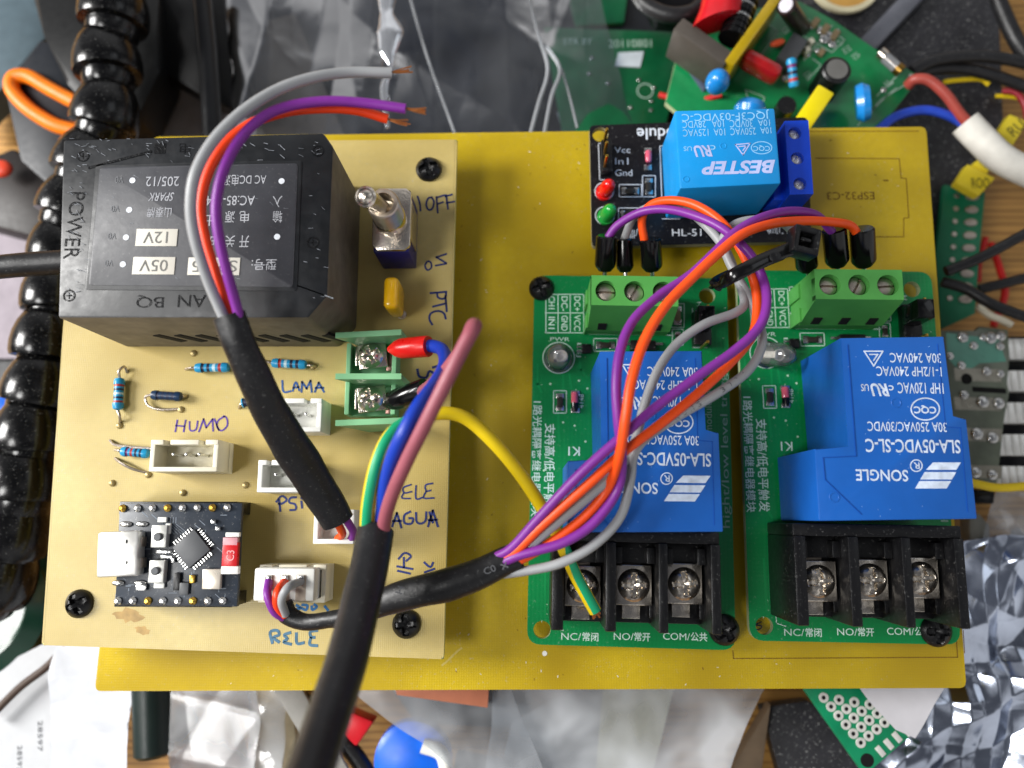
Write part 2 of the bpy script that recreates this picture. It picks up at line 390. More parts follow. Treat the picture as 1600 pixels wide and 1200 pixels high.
def screw_mesh(mb, c, r, h, m, rot=0, kind='cross', depth=.5, n=44, rings=14, wdt=.16):
    """domed head with a cut cross or slot"""
    c = Vector(c); vs = []; fs = []
    for i in range(rings + 1):
        q = i / rings
        for k in range(n):
            a = 2 * math.pi * k / n; rr = r * q; z = h * (1 - q ** 2.6 * .85)
            if i == 0: z = h
            x, y = q * math.cos(a), q * math.sin(a)
            ca, sa = math.cos(-rot), math.sin(-rot); lx, ly = x * ca - y * sa, x * sa + y * ca
            if kind == 'cross': dd = min(abs(lx), abs(ly)); inn = q < .72
            else: dd = abs(ly); inn = True
            if inn and dd < wdt: z -= depth * h * (1 if kind == 'slot' else max(.25, 1 - q))
            vs.append(c + Vector((rr * math.cos(a), rr * math.sin(a), z)))
    for i in range(rings):
        for k in range(n): fs.append([i * n + k, (i + 1) * n + k, (i + 1) * n + (k + 1) % n, i * n + (k + 1) % n])
    b = len(vs)
    for k in range(n): a = 2 * math.pi * k / n; vs.append(c + Vector((r * math.cos(a), r * math.sin(a), -.02)))
    for k in range(n): fs.append([rings * n + k, b + k, b + (k + 1) % n, rings * n + (k + 1) % n])
    mb.add(vs, fs, m); return mb
def crease(x, y, seed, f=1.0, k=4, a0=None):
    """crumpled film: a few families of straight sharp folds"""
    g = random.Random(seed); h = 0
    for i in range(k):
        a = g.uniform(0, math.pi) if a0 is None else a0 + g.uniform(-.3, .3); fr = g.uniform(.25, .9) * f; ph = g.uniform(0, 6)
        wob = noise.noise(Vector((x * .22 * f, y * .22 * f, seed + i))) * 1.1
        t = ((x * math.cos(a) + y * math.sin(a)) * fr + ph + wob) % 1.0
        h += abs(t - .5) * g.uniform(.4, 1)
    return h / k + .1 * noise.noise(Vector((x * .8 * f, y * .8 * f, seed)))
def sheet(mb, pts, z, amp, m, nx=70, ny=70, seed=1, f=1.0, dz=(0, 0, 0, 0), a0=None, k=4):
    """crumpled sheet; pts = four photo corners in order"""
    P = [at(p[0], p[1], z) for p in pts]; vs = []; fs = []
    for j in range(ny + 1):
        v = j / ny
        for i in range(nx + 1):
            u = i / nx; p = (P[0] * (1 - u) + P[1] * u) * (1 - v) + (P[3] * (1 - u) + P[2] * u) * v
            e = (dz[0] * (1 - u) + dz[1] * u) * (1 - v) + (dz[3] * (1 - u) + dz[2] * u) * v
            q = p.copy(); q.z += e + amp * (crease(p.x, p.y, seed, f, k, a0) - .25)
            ed = min(u, 1 - u, v, 1 - v)
            if ed < 1e-6: q.x += .12 * noise.noise(Vector((p.x, p.y, seed))); q.y += .12 * noise.noise(Vector((p.y, p.x, seed)))
            vs.append(q)
    for j in range(ny):
        for i in range(nx): a = j * (nx + 1) + i; fs.append([a, a + 1, a + nx + 2, a + nx + 1])
    mb.add(vs, fs, m); return mb

# ================================================================ the bench the clutter lies on
ZB = -4.2
def wood():
    m = mat('bench_wood', 'b88a48', .5, var=.16, vs=1.2, bump=.3, bs=6, stretch=(.25, 2.2, 1)); n = m.node_tree; L = n.links; b = n.nodes['Principled BSDF']
    old = b.inputs['Base Color'].links[0].from_socket; src = n.nodes['Mapping'].outputs[0]
    wv = n.nodes.new('ShaderNodeTexWave'); wv.bands_direction = 'Y'; wv.inputs['Scale'].default_value = .7; wv.inputs['Distortion'].default_value = 7; wv.inputs['Detail'].default_value = 4; L.new(src, wv.inputs['Vector'])
    cr = n.nodes.new('ShaderNodeValToRGB'); cr.color_ramp.elements[0].color = hx('8a5f2c'); cr.color_ramp.elements[1].color = (1, 1, 1, 1); cr.color_ramp.elements[0].position = 0; cr.color_ramp.elements[1].position = .35; L.new(wv.outputs['Fac'], cr.inputs[0])
    mx = n.nodes.new('ShaderNodeMixRGB'); mx.blend_type = 'MULTIPLY'; mx.inputs[0].default_value = .6; L.new(old, mx.inputs[1]); L.new(cr.outputs[0], mx.inputs[2]); L.new(mx.outputs[0], b.inputs['Base Color']); return m
b = MB(); b.box((0, 0, ZB - 2), (90, 70, 2), wood(), bev=.1)
prop(b.build('workbench_surface'), kind='structure')

# ================================================================ yellow base board
base = thing('base_board', 'large yellow copperless laminate board that carries every module, printed outlines on its bare top', 'circuit board', (0, 2.5, -.16))
b = MB(); b.prism(rounded([tuple(at(*p, 0))[:2] for p in ((240, 214), (1447, 198), (1510, 1075), (148, 1080))], .12), -.16, 0, YEL, bev=.012, mside=YEDGE)
for x, y, q in ((851, 1021, 1),): b.lathe([(.05, 0), (.05, .006)], at(x, y, .001), (0, 0, 1), WHT, 14)
for pts in (((1262, 205), (1435, 205)), ((1275, 247), (1405, 248), (1408, 278), (1416, 279), (1420, 340), (1412, 341), (1412, 370), (1365, 370)),
            ((1068, 1010), (1115, 1015)), ((1145, 1017), (1146, 1029), (1496, 1027), (1493, 975)), ((1505, 985), (1507, 1020))):
    b.lpx(pts, .001, 1.1, PRT)
b.tpx('ESP32-C3', 1292, 300, 1366, 312, .001, PRT, q=2)
g = random.Random(21); FLK = mat('pale_fleck', 'd8d4c0', .6)
for i in range(70):
    x, y = g.choice([(g.uniform(715, 830), g.uniform(230, 1060)), (g.uniform(720, 915), g.uniform(225, 420)), (g.uniform(200, 1490), g.uniform(1035, 1070)), (g.uniform(1275, 1440), g.uniform(215, 400))]); a = g.uniform(0, 6); l = g.uniform(.6, 3.2)
    b.lpx([(x, y), (x + l * math.cos(a), y + l * math.sin(a))], .0005, g.uniform(.5, 1.3), FLK if g.random() < .6 else PRT, t=.002)
b.lpx([(690, 1040), (700, 1032), (712, 1020), (722, 1012)], .0003, 3, mat('rubbed_patch', 'cdb85a', .5), t=.001, smooth=True)
b.tpx('-', 1380, 281, 1388, 283, .001, PRT); b.build('laminate', base)

# ================================================================ cream control board
ZC = 1.0
ctrl = thing('control_board', 'cream laminate control board with handwritten marker notes, raised above the yellow board', 'circuit board', (-5.5, 2, ZC - .16))
C4 = ((118, 222), (714, 218), (693, 1030), (65, 1008))
b = MB(); b.prism(rounded([tuple(at(*p, ZC))[:2] for p in C4], .04), ZC - .16, ZC, CRM, bev=.045, mside=CEDGE, thr=.97)
STAIN = mat('flux_stain', 'a8884c', .5, var=.3, vs=5)
for cx, cy, sx, sy, rr in ((203, 962, 22, 11, .5), (222, 985, 12, 6, .5)):
    p = [at(cx + (sx * (1 + .35 * rnd.uniform(-1, 1))) * math.cos(k * .35) + 4 * math.sin(k * .35), cy + sy * (1 + .4 * rnd.uniform(-1, 1)) * math.sin(k * .35), ZC) for k in range(18)]
    b.prism([(q.x, q.y) for q in p], ZC - .01, ZC + .0015, STAIN)
notes = b
for px, py in ((187, 665), (283, 640), (232, 742), (286, 770), (384, 758), (560, 905), (176, 755), (303, 552), (489, 573)):
    MB().lathe([(.07, 0), (.06, .03), (.02, .05)], at(px, py, ZC + .001), (0, 0, 1), mat('old_solder', '9c8a5c', .4, .6), 12).build('solder_joint', ctrl)
# handwriting
b = notes; zi = ZC + .002
def ink(lst, wpx, m):
    for pts in lst: b.lpx(pts, zi, wpx, m, smooth=len(pts) > 2)
ink([[(676, 308), (669, 310), (666, 320), (670, 328), (676, 325), (678, 315), (674, 308)], [(682, 308), (684, 332)], [(682, 309), (694, 305)], [(683, 319), (692, 316)], [(697, 305), (700, 326)], [(696, 307), (706, 304)], [(698, 317), (710, 315)], [(652, 306), (656, 318), (657, 330)]], 3, INK)
ink([[(668, 408), (664, 415), (668, 422), (674, 418), (673, 410), (668, 408)], [(697, 397), (682, 402)], [(682, 402), (697, 411)], [(697, 412), (681, 415)]], 3, INK)
ink([[(673, 458), (697, 456)], [(697, 457), (696, 465), (690, 467), (684, 464), (683, 457)], [(696, 463), (698, 486)], [(677, 479), (697, 474)], [(676, 508), (671, 499), (673, 490), (683, 486), (693, 489), (697, 499)]], 3.4, INK)
ink([[(652, 576), (655, 588), (666, 590), (671, 580), (680, 585)], [(677, 574), (684, 572)]], 4, INK)
ink([[(441, 594), (443, 612), (455, 611)], [(457, 612), (462, 597), (468, 611)], [(459, 606), (466, 605)], [(471, 612), (472, 597)], [(472, 597), (479, 607)], [(479, 607), (485, 595)], [(485, 595), (487, 612)], [(492, 612), (498, 598)], [(498, 598), (506, 612)], [(493, 606), (505, 606)]], 3.2, mat('lighter_blue_ink', '27508c', .6, var=.3, vs=9))
ink([[(277, 657), (274, 674)], [(275, 665), (288, 666)], [(290, 657), (287, 674)], [(296, 658), (297, 672), (306, 671), (309, 657)], [(311, 674), (318, 655)], [(318, 655), (322, 668)], [(322, 668), (332, 655)], [(332, 655), (333, 673)], [(335, 655), (342, 672)], [(352, 650), (341, 657), (339, 667), (346, 673), (355, 665), (354, 653), (348, 650)]], 2.6, INKP)
ink([[(436, 781), (438, 798)], [(431, 785), (440, 775), (448, 781), (440, 787), (434, 787)], [(464, 777), (454, 778), (452, 785), (461, 788), (462, 796), (452, 797)], [(471, 784), (472, 793)], [(471, 778), (472, 779)]], 3.4, INK)
ink([[(643, 757), (630, 762), (632, 770), (644, 768)], [(631, 770), (628, 778), (642, 779)], [(650, 758), (650, 779), (661, 777)], [(677, 755), (665, 758), (666, 767), (674, 766)], [(666, 767), (662, 778), (679, 778)]], 2.6, INK)
ink([[(613, 822), (620, 802)], [(620, 802), (627, 824)], [(614, 814), (626, 814)], [(642, 799), (632, 805), (632, 817), (643, 818), (645, 810), (638, 810)], [(650, 800), (651, 815), (658, 818), (665, 813), (666, 799)], [(669, 822), (676, 798)], [(676, 798), (684, 822)], [(670, 813), (682, 812)], [(671, 801), (676, 816)]], 3.4, INK)
ink([[(621, 885), (644, 889)], [(631, 872), (631, 886)], [(622, 874), (632, 864), (642, 869), (634, 877)], [(622, 892), (640, 896)], [(662, 878), (672, 886), (677, 878)], [(664, 894), (678, 889)]], 3.2, INK)
ink([[(426, 1006), (422, 988), (433, 985), (436, 992), (427, 996), (437, 1004)], [(455, 988), (444, 992), (449, 998), (443, 1003), (456, 1007)], [(463, 988), (464, 1005), (476, 1004)], [(497, 985), (485, 987), (486, 995), (493, 996)], [(486, 995), (484, 1007), (497, 1009)]], 4.4, INKT)
ink([[(462, 945), (470, 950), (463, 952)], [(471, 945), (480, 946), (478, 953), (471, 950)], [(490, 944), (495, 948), (488, 953), (487, 946)], [(508, 948), (512, 953)]], 4, mat('bright_blue_ink', '2a6ea8', .6))
b.build('laminate', ctrl)

def axial(b, p0, p1, r, cols, dark=False, lead=None):
    """resistor body from p0 to p1 with colour bands"""
    p0 = Vector(p0); p1 = Vector(p1); L = (p1 - p0).length; body = RESD if dark else RESB
    pr = [(r * .3, 0), (r * .85, L * .04), (r, L * .12), (r, L * .22)]; ms = [body] * 3
    x = .22; k = (.56) / (2 * len(cols) - 1)
    for i, c in enumerate(cols):
        pr += [(r * .87, L * x + 1e-4), (r * .87, L * (x + k))]; ms += [c, c]; x += k
        if i < len(cols) - 1: pr += [(r * .86, L * (x + k))]; ms += [body]; x += k
    pr += [(r, L * .79), (r, L * .88), (r * .85, L * .96), (r * .3, L)]; ms += [body] * 4
    b.lathe(pr, p0, p1 - p0, ms, 20)
zr = ZC + .13
def resistor(x0, y0, x1, y1, r, cols, leads, dark=False, label=None):
    b = MB(); axial(b, at(x0, y0, zr), at(x1, y1, zr), r, cols, dark); o = b.build('resistor', ctrl)
    if label: o['label'] = label
    l = MB()
    for pts in leads: l.tube([at(x, y, z) for x, y, z in pts], .028, STEELD, 8)
    l.build('lead', o)
resistor(184, 641, 187, 590, .105, [BANDR, BANDD, BANDW, BANDD, BANDR], [[(184, 641, zr), (187, 650, zr), (188, 661, ZC)], [(187, 590, zr), (186, 580, zr + .05), (194, 573, ZC + .1), (199, 582, ZC)]])
resistor(236, 617, 285, 620, .1, [BANDD, BANDD, BANDD, BANDD], [[(236, 617, zr), (229, 619, zr), (227, 624, ZC + .1), (232, 634, ZC + .1), (250, 640, ZC + .08), (284, 639, ZC)], [(285, 620, zr), (292, 619, ZC)]], dark=True, label='dark resistor with a looped lead')
resistor(304, 575, 359, 574, .1, [BANDD, BANDD, BANDW, BANDR], [[(290, 577, ZC), (297, 575, zr), (304, 575, zr)], [(359, 574, zr), (366, 573, ZC)]])
resistor(424, 567, 480, 570, .1, [BANDR, BANDW, BANDD, BANDD], [[(412, 564, ZC), (418, 566, zr), (424, 567, zr)], [(480, 570, zr), (487, 571, zr), (494, 573, ZC)]])
resistor(378, 630, 392, 627, .1, [BANDD], [[(374, 638, ZC), (376, 632, zr), (380, 630, zr)], [(392, 627, zr), (398, 626, ZC)]])
resistor(189, 705, 233, 709, .1, [BANDV, BANDR, BANDD, BANDD], [[(180, 703, ZC), (185, 704, zr), (189, 705, zr)], [(180, 716, ZC), (190, 724, ZC + .12), (208, 733, ZC + .1), (232, 739, ZC)], [(172, 688, ZC + .02), (184, 696, ZC + .1), (241, 701, ZC + .12)]], label='resistor with violet and red bands')

def socket(x0, y0, x1, y1, h, pins, m, name='white_socket', py=None, label=None):
    """open-topped white connector housing: base, walls with two keyways, pins"""
    zt = ZC + h; k = SC(zt); c = at((x0 + x1) / 2, (y0 + y1) / 2, zt); W = (x1 - x0) * k; D = (y1 - y0) * k; t = .09
    b = MB(); b.box((c.x, c.y, ZC), (W, D, .25), m)
    b.box((c.x, c.y - D / 2 + t / 2, ZC + .2), (W - .004, t, h - .195), m)
    for sx in (-1, 1): b.box((c.x + sx * (W / 2 - t / 2), c.y + .003, ZC + .2), (t, D - .03, h - .205), m)
    g = W * .16
    for cx, wd in ((-W / 2 + g * .6, g * 1.2), (0, W - 3.6 * g), (W / 2 - g * .6, g * 1.2)): b.box((c.x + cx, c.y + D / 2 - t / 2, ZC + .2), (max(wd, .06) - .006, t + .006, h - .19), m)
    b.box((c.x, c.y + D / 2 - t / 2, ZC + .2), (W - .03, t * .8, h * .45), m)
    o = b.build(name, ctrl)
    if label: o['label'] = label
    for i in range(pins):
        x = c.x + (i - (pins - 1) / 2) * .25
        MB().box((x, c.y + D * .06, ZC + .2), (.055, .055, h - .3), TIN, bev=.015).build('pin', o)
    return o
socket(407, 622, 503, 675, .72, 3, WHT, label='white three-pin socket beside the green terminal')
socket(233, 687, 341, 737, .78, 3, WHTT, label='milky three-pin socket below the purple note')
socket(402, 719, 475, 769, .72, 2, WHT, label='white two-pin socket above the sheath')
socket(490, 797, 553, 849, .62, 2, WHT, label='white socket half hidden by the thick cable')
s5 = socket(405, 884, 508, 940, .6, 3, WHTT, label='white socket with its plug in place')
b = MB(); bpx(b, 397, 889, 490, 938, ZC + .95, .6, WHT, bev=.04)
for x in (420, 445, 470): bpx(b, x - 8, 899, x + 8, 938, ZC + .955, .08, mat('plug_slot_shade', 'b9aa9a', .6), bev=.01)
plug = b.build('plug', s5)
for x, s in ((420, .12), (445, .1), (470, .1)): MB().obox(at(x, 905, ZC + .97), (.12, .14, .05), TIN, Matrix.Rotation(.2, 3, 'X'), .015).build('crimp_contact', s5)

# PTC fuse
f = MB(); c = at(611, 457, ZC + .95); f.box((c.x, c.y, ZC + .2), (.3, .64, .8), mat('yellow_epoxy', 'fabe0c', .22, coat=.6, var=.04), bev=.11, seg=4)
o = f.build('resettable_fuse', ctrl); l = MB()
for dy in (-.25, .25): l.tube([(c.x + .0, c.y + dy * .8, ZC + .3), (c.x + .05, c.y + dy, ZC + .12), (c.x + .07, c.y + dy, ZC)], .03, STEELD, 8)
l.lathe([(.1, 0), (.09, .03), (.03, .05)], at(628, 492, ZC + .001), (0, 0, 1), STEELD, 14); l.build('lead', o)

# toggle switch
sw = thing('toggle_switch', 'nickel toggle switch with a dark blue base, lever tilted, beside OFF and ON notes', 'switch', tuple(at(612, 345, 1.6)[:2]) + (ZC,))
b = MB(); bpx(b, 583, 291, 642, 399, 2.04, 1.03, mat('dark_blue_plastic', '1e1c66', .4, var=.08), bev=.03); b.build('switch_base', sw)
b = MB(); c = at(612, 342, 2.12); k = SC(2.12); W, D = 63 * k, 108 * k; ch = .1
b.prism([(c.x - W / 2 + ch, c.y - D / 2), (c.x + W / 2 - ch, c.y - D / 2), (c.x + W / 2, c.y - D / 2 + ch), (c.x + W / 2, c.y + D / 2 - ch), (c.x + W / 2 - ch, c.y + D / 2), (c.x - W / 2 + ch, c.y + D / 2), (c.x - W / 2, c.y + D / 2 - ch), (c.x - W / 2, c.y - D / 2 + ch)], 2.04, 2.12, STEEL, bev=.02)
for sx in (-1, 1): b.box((c.x + sx * (W / 2 - .015), c.y, 1.35), (.05, D * .62, .74), STEEL, bev=.01)
b.build('metal_frame', sw)
bc = at(598, 317, 3.0); b = MB(); b.lathe([(.31, 0), (.31, .3), (.3, .32)], (bc.x, bc.y, 2.1), (0, 0, 1), STEEL, 40)
pr = [(.3, .3)]; z = .3
while z < .84: pr += [(.285, z + .015), (.3, z + .035)]; z += .05
pr += [(.285, .88), (.26, .9), (.2, .9), (.19, .55), (.05, .5)]
b.lathe(pr, (bc.x, bc.y, 2.1), (0, 0, 1), mat('satin_bushing', 'd8cbb8', .4, 1, bump=.2, bs=20), 40)
b.box((bc.x + .12, bc.y - .27, 2.12), (.07, .07, .12), STEELD, bev=.01); bu = b.build('threaded_bushing', sw)
tip = at(574, 309, 3.95); b = MB(); b.cyl((bc.x, bc.y, 2.7), tip, .12, STEEL, 24, r1=.17); b.ball(tip, .18, STEEL, 24); b.lathe([(.18, 0), (.18, .1), (.14, .13)], tip, tip - Vector((bc.x, bc.y, 2.7)), STEEL, 24, caps=False)
b.build('lever', sw)

# pale green terminal block
tb = MB(); zt = 2.1
def wallpx(b, pts, zt, h, th, m):
    """upright partition whose top edge runs through photo points"""
    P = [at(x, y, zt) for x, y in pts]
    for i in range(len(P) - 1):
        a, c = P[i], P[i + 1]; d = (c - a); L = d.length; b.obox((a + c) / 2 - Vector((0, 0, h / 2)), (L, th, h), m, Matrix.Rotation(math.atan2(d.y, d.x), 3, 'Z'), .012)
base_c = at(580, 592, 1.45); k = SC(1.45)
tb.box((base_c.x, base_c.y, ZC), (.98, 1.42, .22), BARG)
for sx in (-.45, .45): tb.box((base_c.x + sx, base_c.y, ZC + .2), (.09, 1.42, .3), BARG)
for y0, y1 in ((524, 519), (588, 588), (661, 657)):
    P0, P1 = at(524, y0, zt), at(627, y1, zt)
    lo = .42
    vs = []
    for th in (-.055, .055):
        vs += [(P0.x, P0.y + th, zt), (P1.x, P1.y + th, zt), (P1.x + .02, P1.y + th, ZC + .05), (P0.x + lo, P0.y + th, ZC + .05), (P0.x + .2, P0.y + th, ZC + .7)]
    tb.add(vs, [[4, 3, 2, 1, 0], [5, 6, 7, 8, 9], [0, 1, 6, 5], [1, 2, 7, 6], [2, 3, 8, 7], [3, 4, 9, 8], [4, 0, 5, 9]], BARG)
tbo = tb.build('pale_green_terminal', ctrl, ang=20)
for (x, y), a in (((578, 554), .5), ((577, 622), .3)):
    c = at(x, y, 1.62); q = MB(); q.box((c.x + .03, c.y, 1.46), (.56, .5, .06), STEEL, rot=.12, bev=.02); q.box((c.x + .33, c.y - .05, 1.2), (.14, .42, .1), mat('copper_tint_steel', 'b08a80', .35, 1), bev=.01)
    q.box((c.x - .28, c.y, 1.3), (.05, .4, .2), STEEL, bev=.01); q.build('clamp_plate', tbo)
    MB_ = screw_mesh(MB(), (c.x, c.y, 1.52), .25, .15, STEEL, a, 'cross', .7, wdt=.17); MB_.build('screw', tbo)

# board screws
def pan_screw(px, py, zbase, r, rot, label):
    c = at(px, py, zbase + .1); b = screw_mesh(MB(), (c.x, c.y, zbase + .01), r, .2, BLK, rot, 'cross', .9, wdt=.2)
    return solo(b, 'pan_head_screw', label, 'screw', 'black cross-head screws holding the boards')
pan_screw(669, 262, ZC, .27, .3, 'black cross-head screw in the cream board above the toggle switch')
pan_screw(120, 944, ZC, .27, .5, 'black cross-head screw in the cream board left of the small dark processor board')
pan_screw(634, 976, ZC, .27, .1, 'black cross-head screw in the cream board under the flattened black sleeve')
pan_screw(846, 449, .45, .265, .35, 'black cross-head screw in the top corner of the left green relay board')
pan_screw(1133, 985, .45, .3, .6, 'black cross-head screw at the bottom right corner of the left green relay board')
pan_screw(1466, 987, .45, .3, .0, 'black cross-head screw partly under the rightmost black terminal block')

# ================================================================ power supply block
ZP = 3.28
psu = thing('power_supply', 'black moulded power supply block with white stickers reading 12V and 05V', 'power supply', tuple(at(310, 355, ZC)[:2]) + (ZC,))
top = [(98, 218), (505, 207), (521, 230), (512, 462), (482, 497), (90, 497)]
T = ccw([tuple(p)[:2] for p in poly(top, ZP)])
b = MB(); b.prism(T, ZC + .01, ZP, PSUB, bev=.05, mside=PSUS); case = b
L4 = [tuple(p)[:2] for p in poly([(157, 262), (466, 256), (458, 449), (139, 446)], ZP)]
b.prism(ccw(rounded([tuple(p)[:2] for p in poly([(150, 257), (472, 251), (464, 455), (133, 453)], ZP)], .05)), ZP - .02, ZP + .012, PSUB, bev=.01)
b = MB(); b.prism(ccw(rounded(L4, .06)), ZP, ZP + .02, LAB, bev=.008)
z = ZP + .021; LP = mat('worn_label_print', 'a2a4aa', .6, var=.2, vs=8)
for x, y in ((207, 282), (202, 328), (197, 371), (192, 413), (440, 283), (433, 370)): b.lathe([(.055, 0), (.055, .004)], at(x, y, z), (0, 0, 1), SILKW, 18)
b.tpx('205/12', 228, 276, 280, 291, z, LP, q=2, rot=.0); b.tpx('AC DC电源', 348, 273, 416, 290, z, LP, q=2)
b.tpx('AC:85-264V', 312, 306, 398, 321, z, LP, q=2); b.tpx('SPARK', 232, 301, 272, 314, z, LP, q=2, shear=.3); b.tpx('山泰牌', 230, 324, 268, 340, z, LP, q=2)
for i, (t, x, y) in enumerate((('源', 360, 340), ('电', 382, 340), ('关', 360, 378), ('开', 382, 378), ('输', 434, 340), ('入', 434, 316), ('出', 328, 345), ('的', 328, 378))): b.tpx(t, x - 8, y - 10, x + 7, y + 8, z, LP, q=2)
b.tpx('型号:', 393, 405, 432, 422, z, LP, q=2)
for x, y in ((188, 281), (182, 326), (177, 369), (172, 411)): b.tpx('V0', x - 8, y - 5, x + 5, y + 5, z, LIP, q=2)
b.build('label', psu)
def sticker(x0, y0, x1, y1, txt, tx0, tx1):
    b = MB(); bpx(b, x0, y0, x1, y1, z + .012, .012, STK, bev=.003, rot=-.01); b.tpx(txt, tx0, y0 + 6, tx1, y1 - 6, z + .0125, mat('grey_stamp', '6a6a66', .7), q=2); o = b.build('sticker', psu); return o
sticker(210, 356, 279, 386, '12V', 224, 262); sticker(205, 400, 275, 430, '05V', 218, 262); sticker(291, 401, 377, 431, 'SP-05', 300, 370)
# moulded lettering round the label and scuffs in the film
b = case; EMB = mat('moulded_letter', '0d0e10', .3, bump=.4, bs=20)
b.tpx('AN', 278, 461, 322, 480, ZP + .001, EMB, q=2); b.tpx('BQ', 213, 461, 256, 481, ZP + .001, EMB, q=2)
b.tpx('POWER', 104, 300, 128, 404, ZP + .001, EMB, q=3)
for t, x, y in (('电', 288, 232), ('一', 250, 232), ('一', 342, 228)): b.tpx(t, x - 9, y - 8, x + 9, y + 8, ZP + .001, EMB, q=2)
for x, y in ((130, 244), (108, 462), (489, 379), (497, 236)):
    b.lathe([(.1, 0), (.11, .008), (.085, .008), (.08, 0)], at(x, y, ZP), (0, 0, 1), EMB, 24, caps=False); b.lpx([(x - 4, y), (x + 4, y)], ZP + .001, 2, EMB); b.lpx([(x, y - 4), (x, y + 4)], ZP + .001, 2, EMB)
g = random.Random(5); SCF = mat('film_scratch', '7c8086', .3, var=.5, vs=20)
for i in range(120):
    e = g.random()
    if e < .45: x, y = g.uniform(104, 500), g.gauss(231, 9)
    elif e < .75: x, y = g.gauss(118, 9), g.uniform(235, 470)
    elif e < .9: x, y = g.gauss(492, 8), g.uniform(235, 470)
    else: x, y = g.uniform(160, 460), g.uniform(265, 440)
    if not (100 < x < 508 and 216 < y < 490): continue
    a = g.gauss(.35, .35); l = g.uniform(2, 9); b.lpx([(x, y), (x + l * math.cos(a), y + l * math.sin(a))], ZP + .022 if 150 < x < 466 and 262 < y < 445 else ZP + .013, g.uniform(.4, 1.1), SCF, t=.002)
b.lpx([(140, 262), (235, 237)], ZP + .002, 4, EMB, t=.01); b.lpx([(455, 443), (520, 466)], ZP - .01, 2, SCF, t=.01)
A, B_ = at(90, 497, ZP), at(482, 497, ZP)
for i in range(9):
    t = .27 + i * .092; xx = A.x + (B_.x - A.x) * t; yy = A.y + (B_.y - A.y) * t; zc = ZC + .78
    M3 = Matrix.Rotation(R(-30), 3, 'Y'); b.obox((xx + .1, yy + .015, zc - .02), (.19, .06, .62), HOLE, M3, 0)
b.build('case', psu)

# ================================================================ small processor board
ZE = 1.85
esp = thing('processor_board', 'small dark processor board with USB-C socket, two buttons and a red chip antenna', 'microcontroller board', tuple(at(278, 868, ZC)[:2]) + (ZC,))
E4 = [(187, 787), (378, 786), (370, 948), (180, 944)]
b = MB(); b.prism(ccw(poly(E4, ZE)), ZE - .1, ZE, BPCB2, bev=.006)
def e(u, v): return (187 + u * 190 - v * 8, 787 + v * 159 - u * (1 - v))          # board coordinates 0..1 -> photo
g = random.Random(3)
for i in range(46):
    u, v = g.uniform(.05, .95), g.uniform(.08, .92); l = g.uniform(.02, .07); a = g.choice([(1, 0), (0, 1), (.7, .7)])
    b.lpx([e(u, v), e(min(.97, u + l * a[0]), min(.95, v + l * a[1]))], ZE, g.uniform(.8, 1.6), mat('dull_trace', '6e7884', .5), t=.003)
for k in range(6): b.lpx([e(.36 + k * .022, .14), e(.36 + k * .022, .2), e(.43 + k * .03, .3)], ZE, 1.1, mat('dull_trace', '6e7884'), t=.003)
b.build('dark_circuit_board', esp)
for row, v in ((0, .045), (1, .955)):
    for i in range(8):
        p = at(*e(.03 + i * .123, v), ZE); b = MB(); b.lathe([(.075, 0), (.07, .03), (.03, .06), (.03, .09)], (p.x, p.y, ZE), (0, 0, 1), TIN if (i + row) % 3 else GLD, 14); b.build('pin_joint', esp)
    b = MB(); p0 = at(*e(.03, v), ZE); p1 = at(*e(.89, v), ZE); b.obox(Vector(((p0.x + p1.x) / 2, (p0.y + p1.y) / 2, (ZC + ZE) / 2 - .05)), ((p1 - p0).length + .25, .24, ZE - ZC - .1), BLK, Matrix.Identity(3)); b.build('pin_header', esp)
b = MB(); bpx(b, 151, 831, 215, 900, ZE + .32, .3, mat('usb_shell', 'ecebe6', .36, .75, bump=.1, bs=8), bev=.05, rot=.05)
for y in (846, 879): b.lathe([(.035, 0), (.035, .004)], at(198, y, ZE + .322), (0, 0, 1), HOLE, 12, sq=((0, 1, 0), .5))
ub = b.build('usb_socket', esp)
b = MB()
for y in (846, 879): bpx(b, 208, y - 7, 222, y + 8, ZE + .2, .18, STEELD, bev=.01)
for u, v in ((.06, .2), (.19, .2), (.02, .78), (.2, .78)): b.ball(at(*e(u, v), ZE + .02), .09, TIN, 14, (1.3, .6, .4))
b.build('shell_tab', ub)
for cx, cy in ((248, 838), (244, 893)):
    b = MB(); bpx(b, cx - 12, cy - 17, cx + 12, cy + 17, ZE + .16, .15, mat('button_frame', 'e2e2dc', .35, .6), bev=.015); bo = b.build('push_button', esp)
    MB().lathe([(.075, 0), (.075, .05), (.06, .065)], at(cx, cy + (1 if cy < 860 else -1), ZE + .16), (0, 0, 1), mat('grey_button_cap', '55585c', .5), 20).build('button_cap', bo)
c = at(302, 857, ZE); b = MB(); b.box((c.x, c.y, ZE), (.5, .5, .09), mat('chip_epoxy', '4b4d50', .45, var=.05), rot=R(42), bev=.008); ch = b.build('processor_chip', esp)
b = MB()
for sd in range(4):
    for i in range(8):
        a = R(42) + sd * math.pi / 2; off = (i - 3.5) * .055; q = Vector((math.cos(a) * .3 - math.sin(a) * off, math.sin(a) * .3 + math.cos(a) * off, 0)); b.box((c.x + q.x, c.y + q.y, ZE), (.07, .024, .03), TIN, rot=a, bev=0)
b.build('chip_leads', ch)
b = MB(); bpx(b, 347, 848, 371, 884, ZE + .12, .11, mat('red_ceramic', 'c2161e', .3, var=.05), bev=.01); bpx(b, 348, 840, 371, 852, ZE + .122, .11, mat('pink_ceramic', 'c98f96', .4), bev=.01); b.tpx('C3', 354, 860, 366, 876, ZE + .121, mat('pale_pink', 'e2a0a0', .5), q=1)
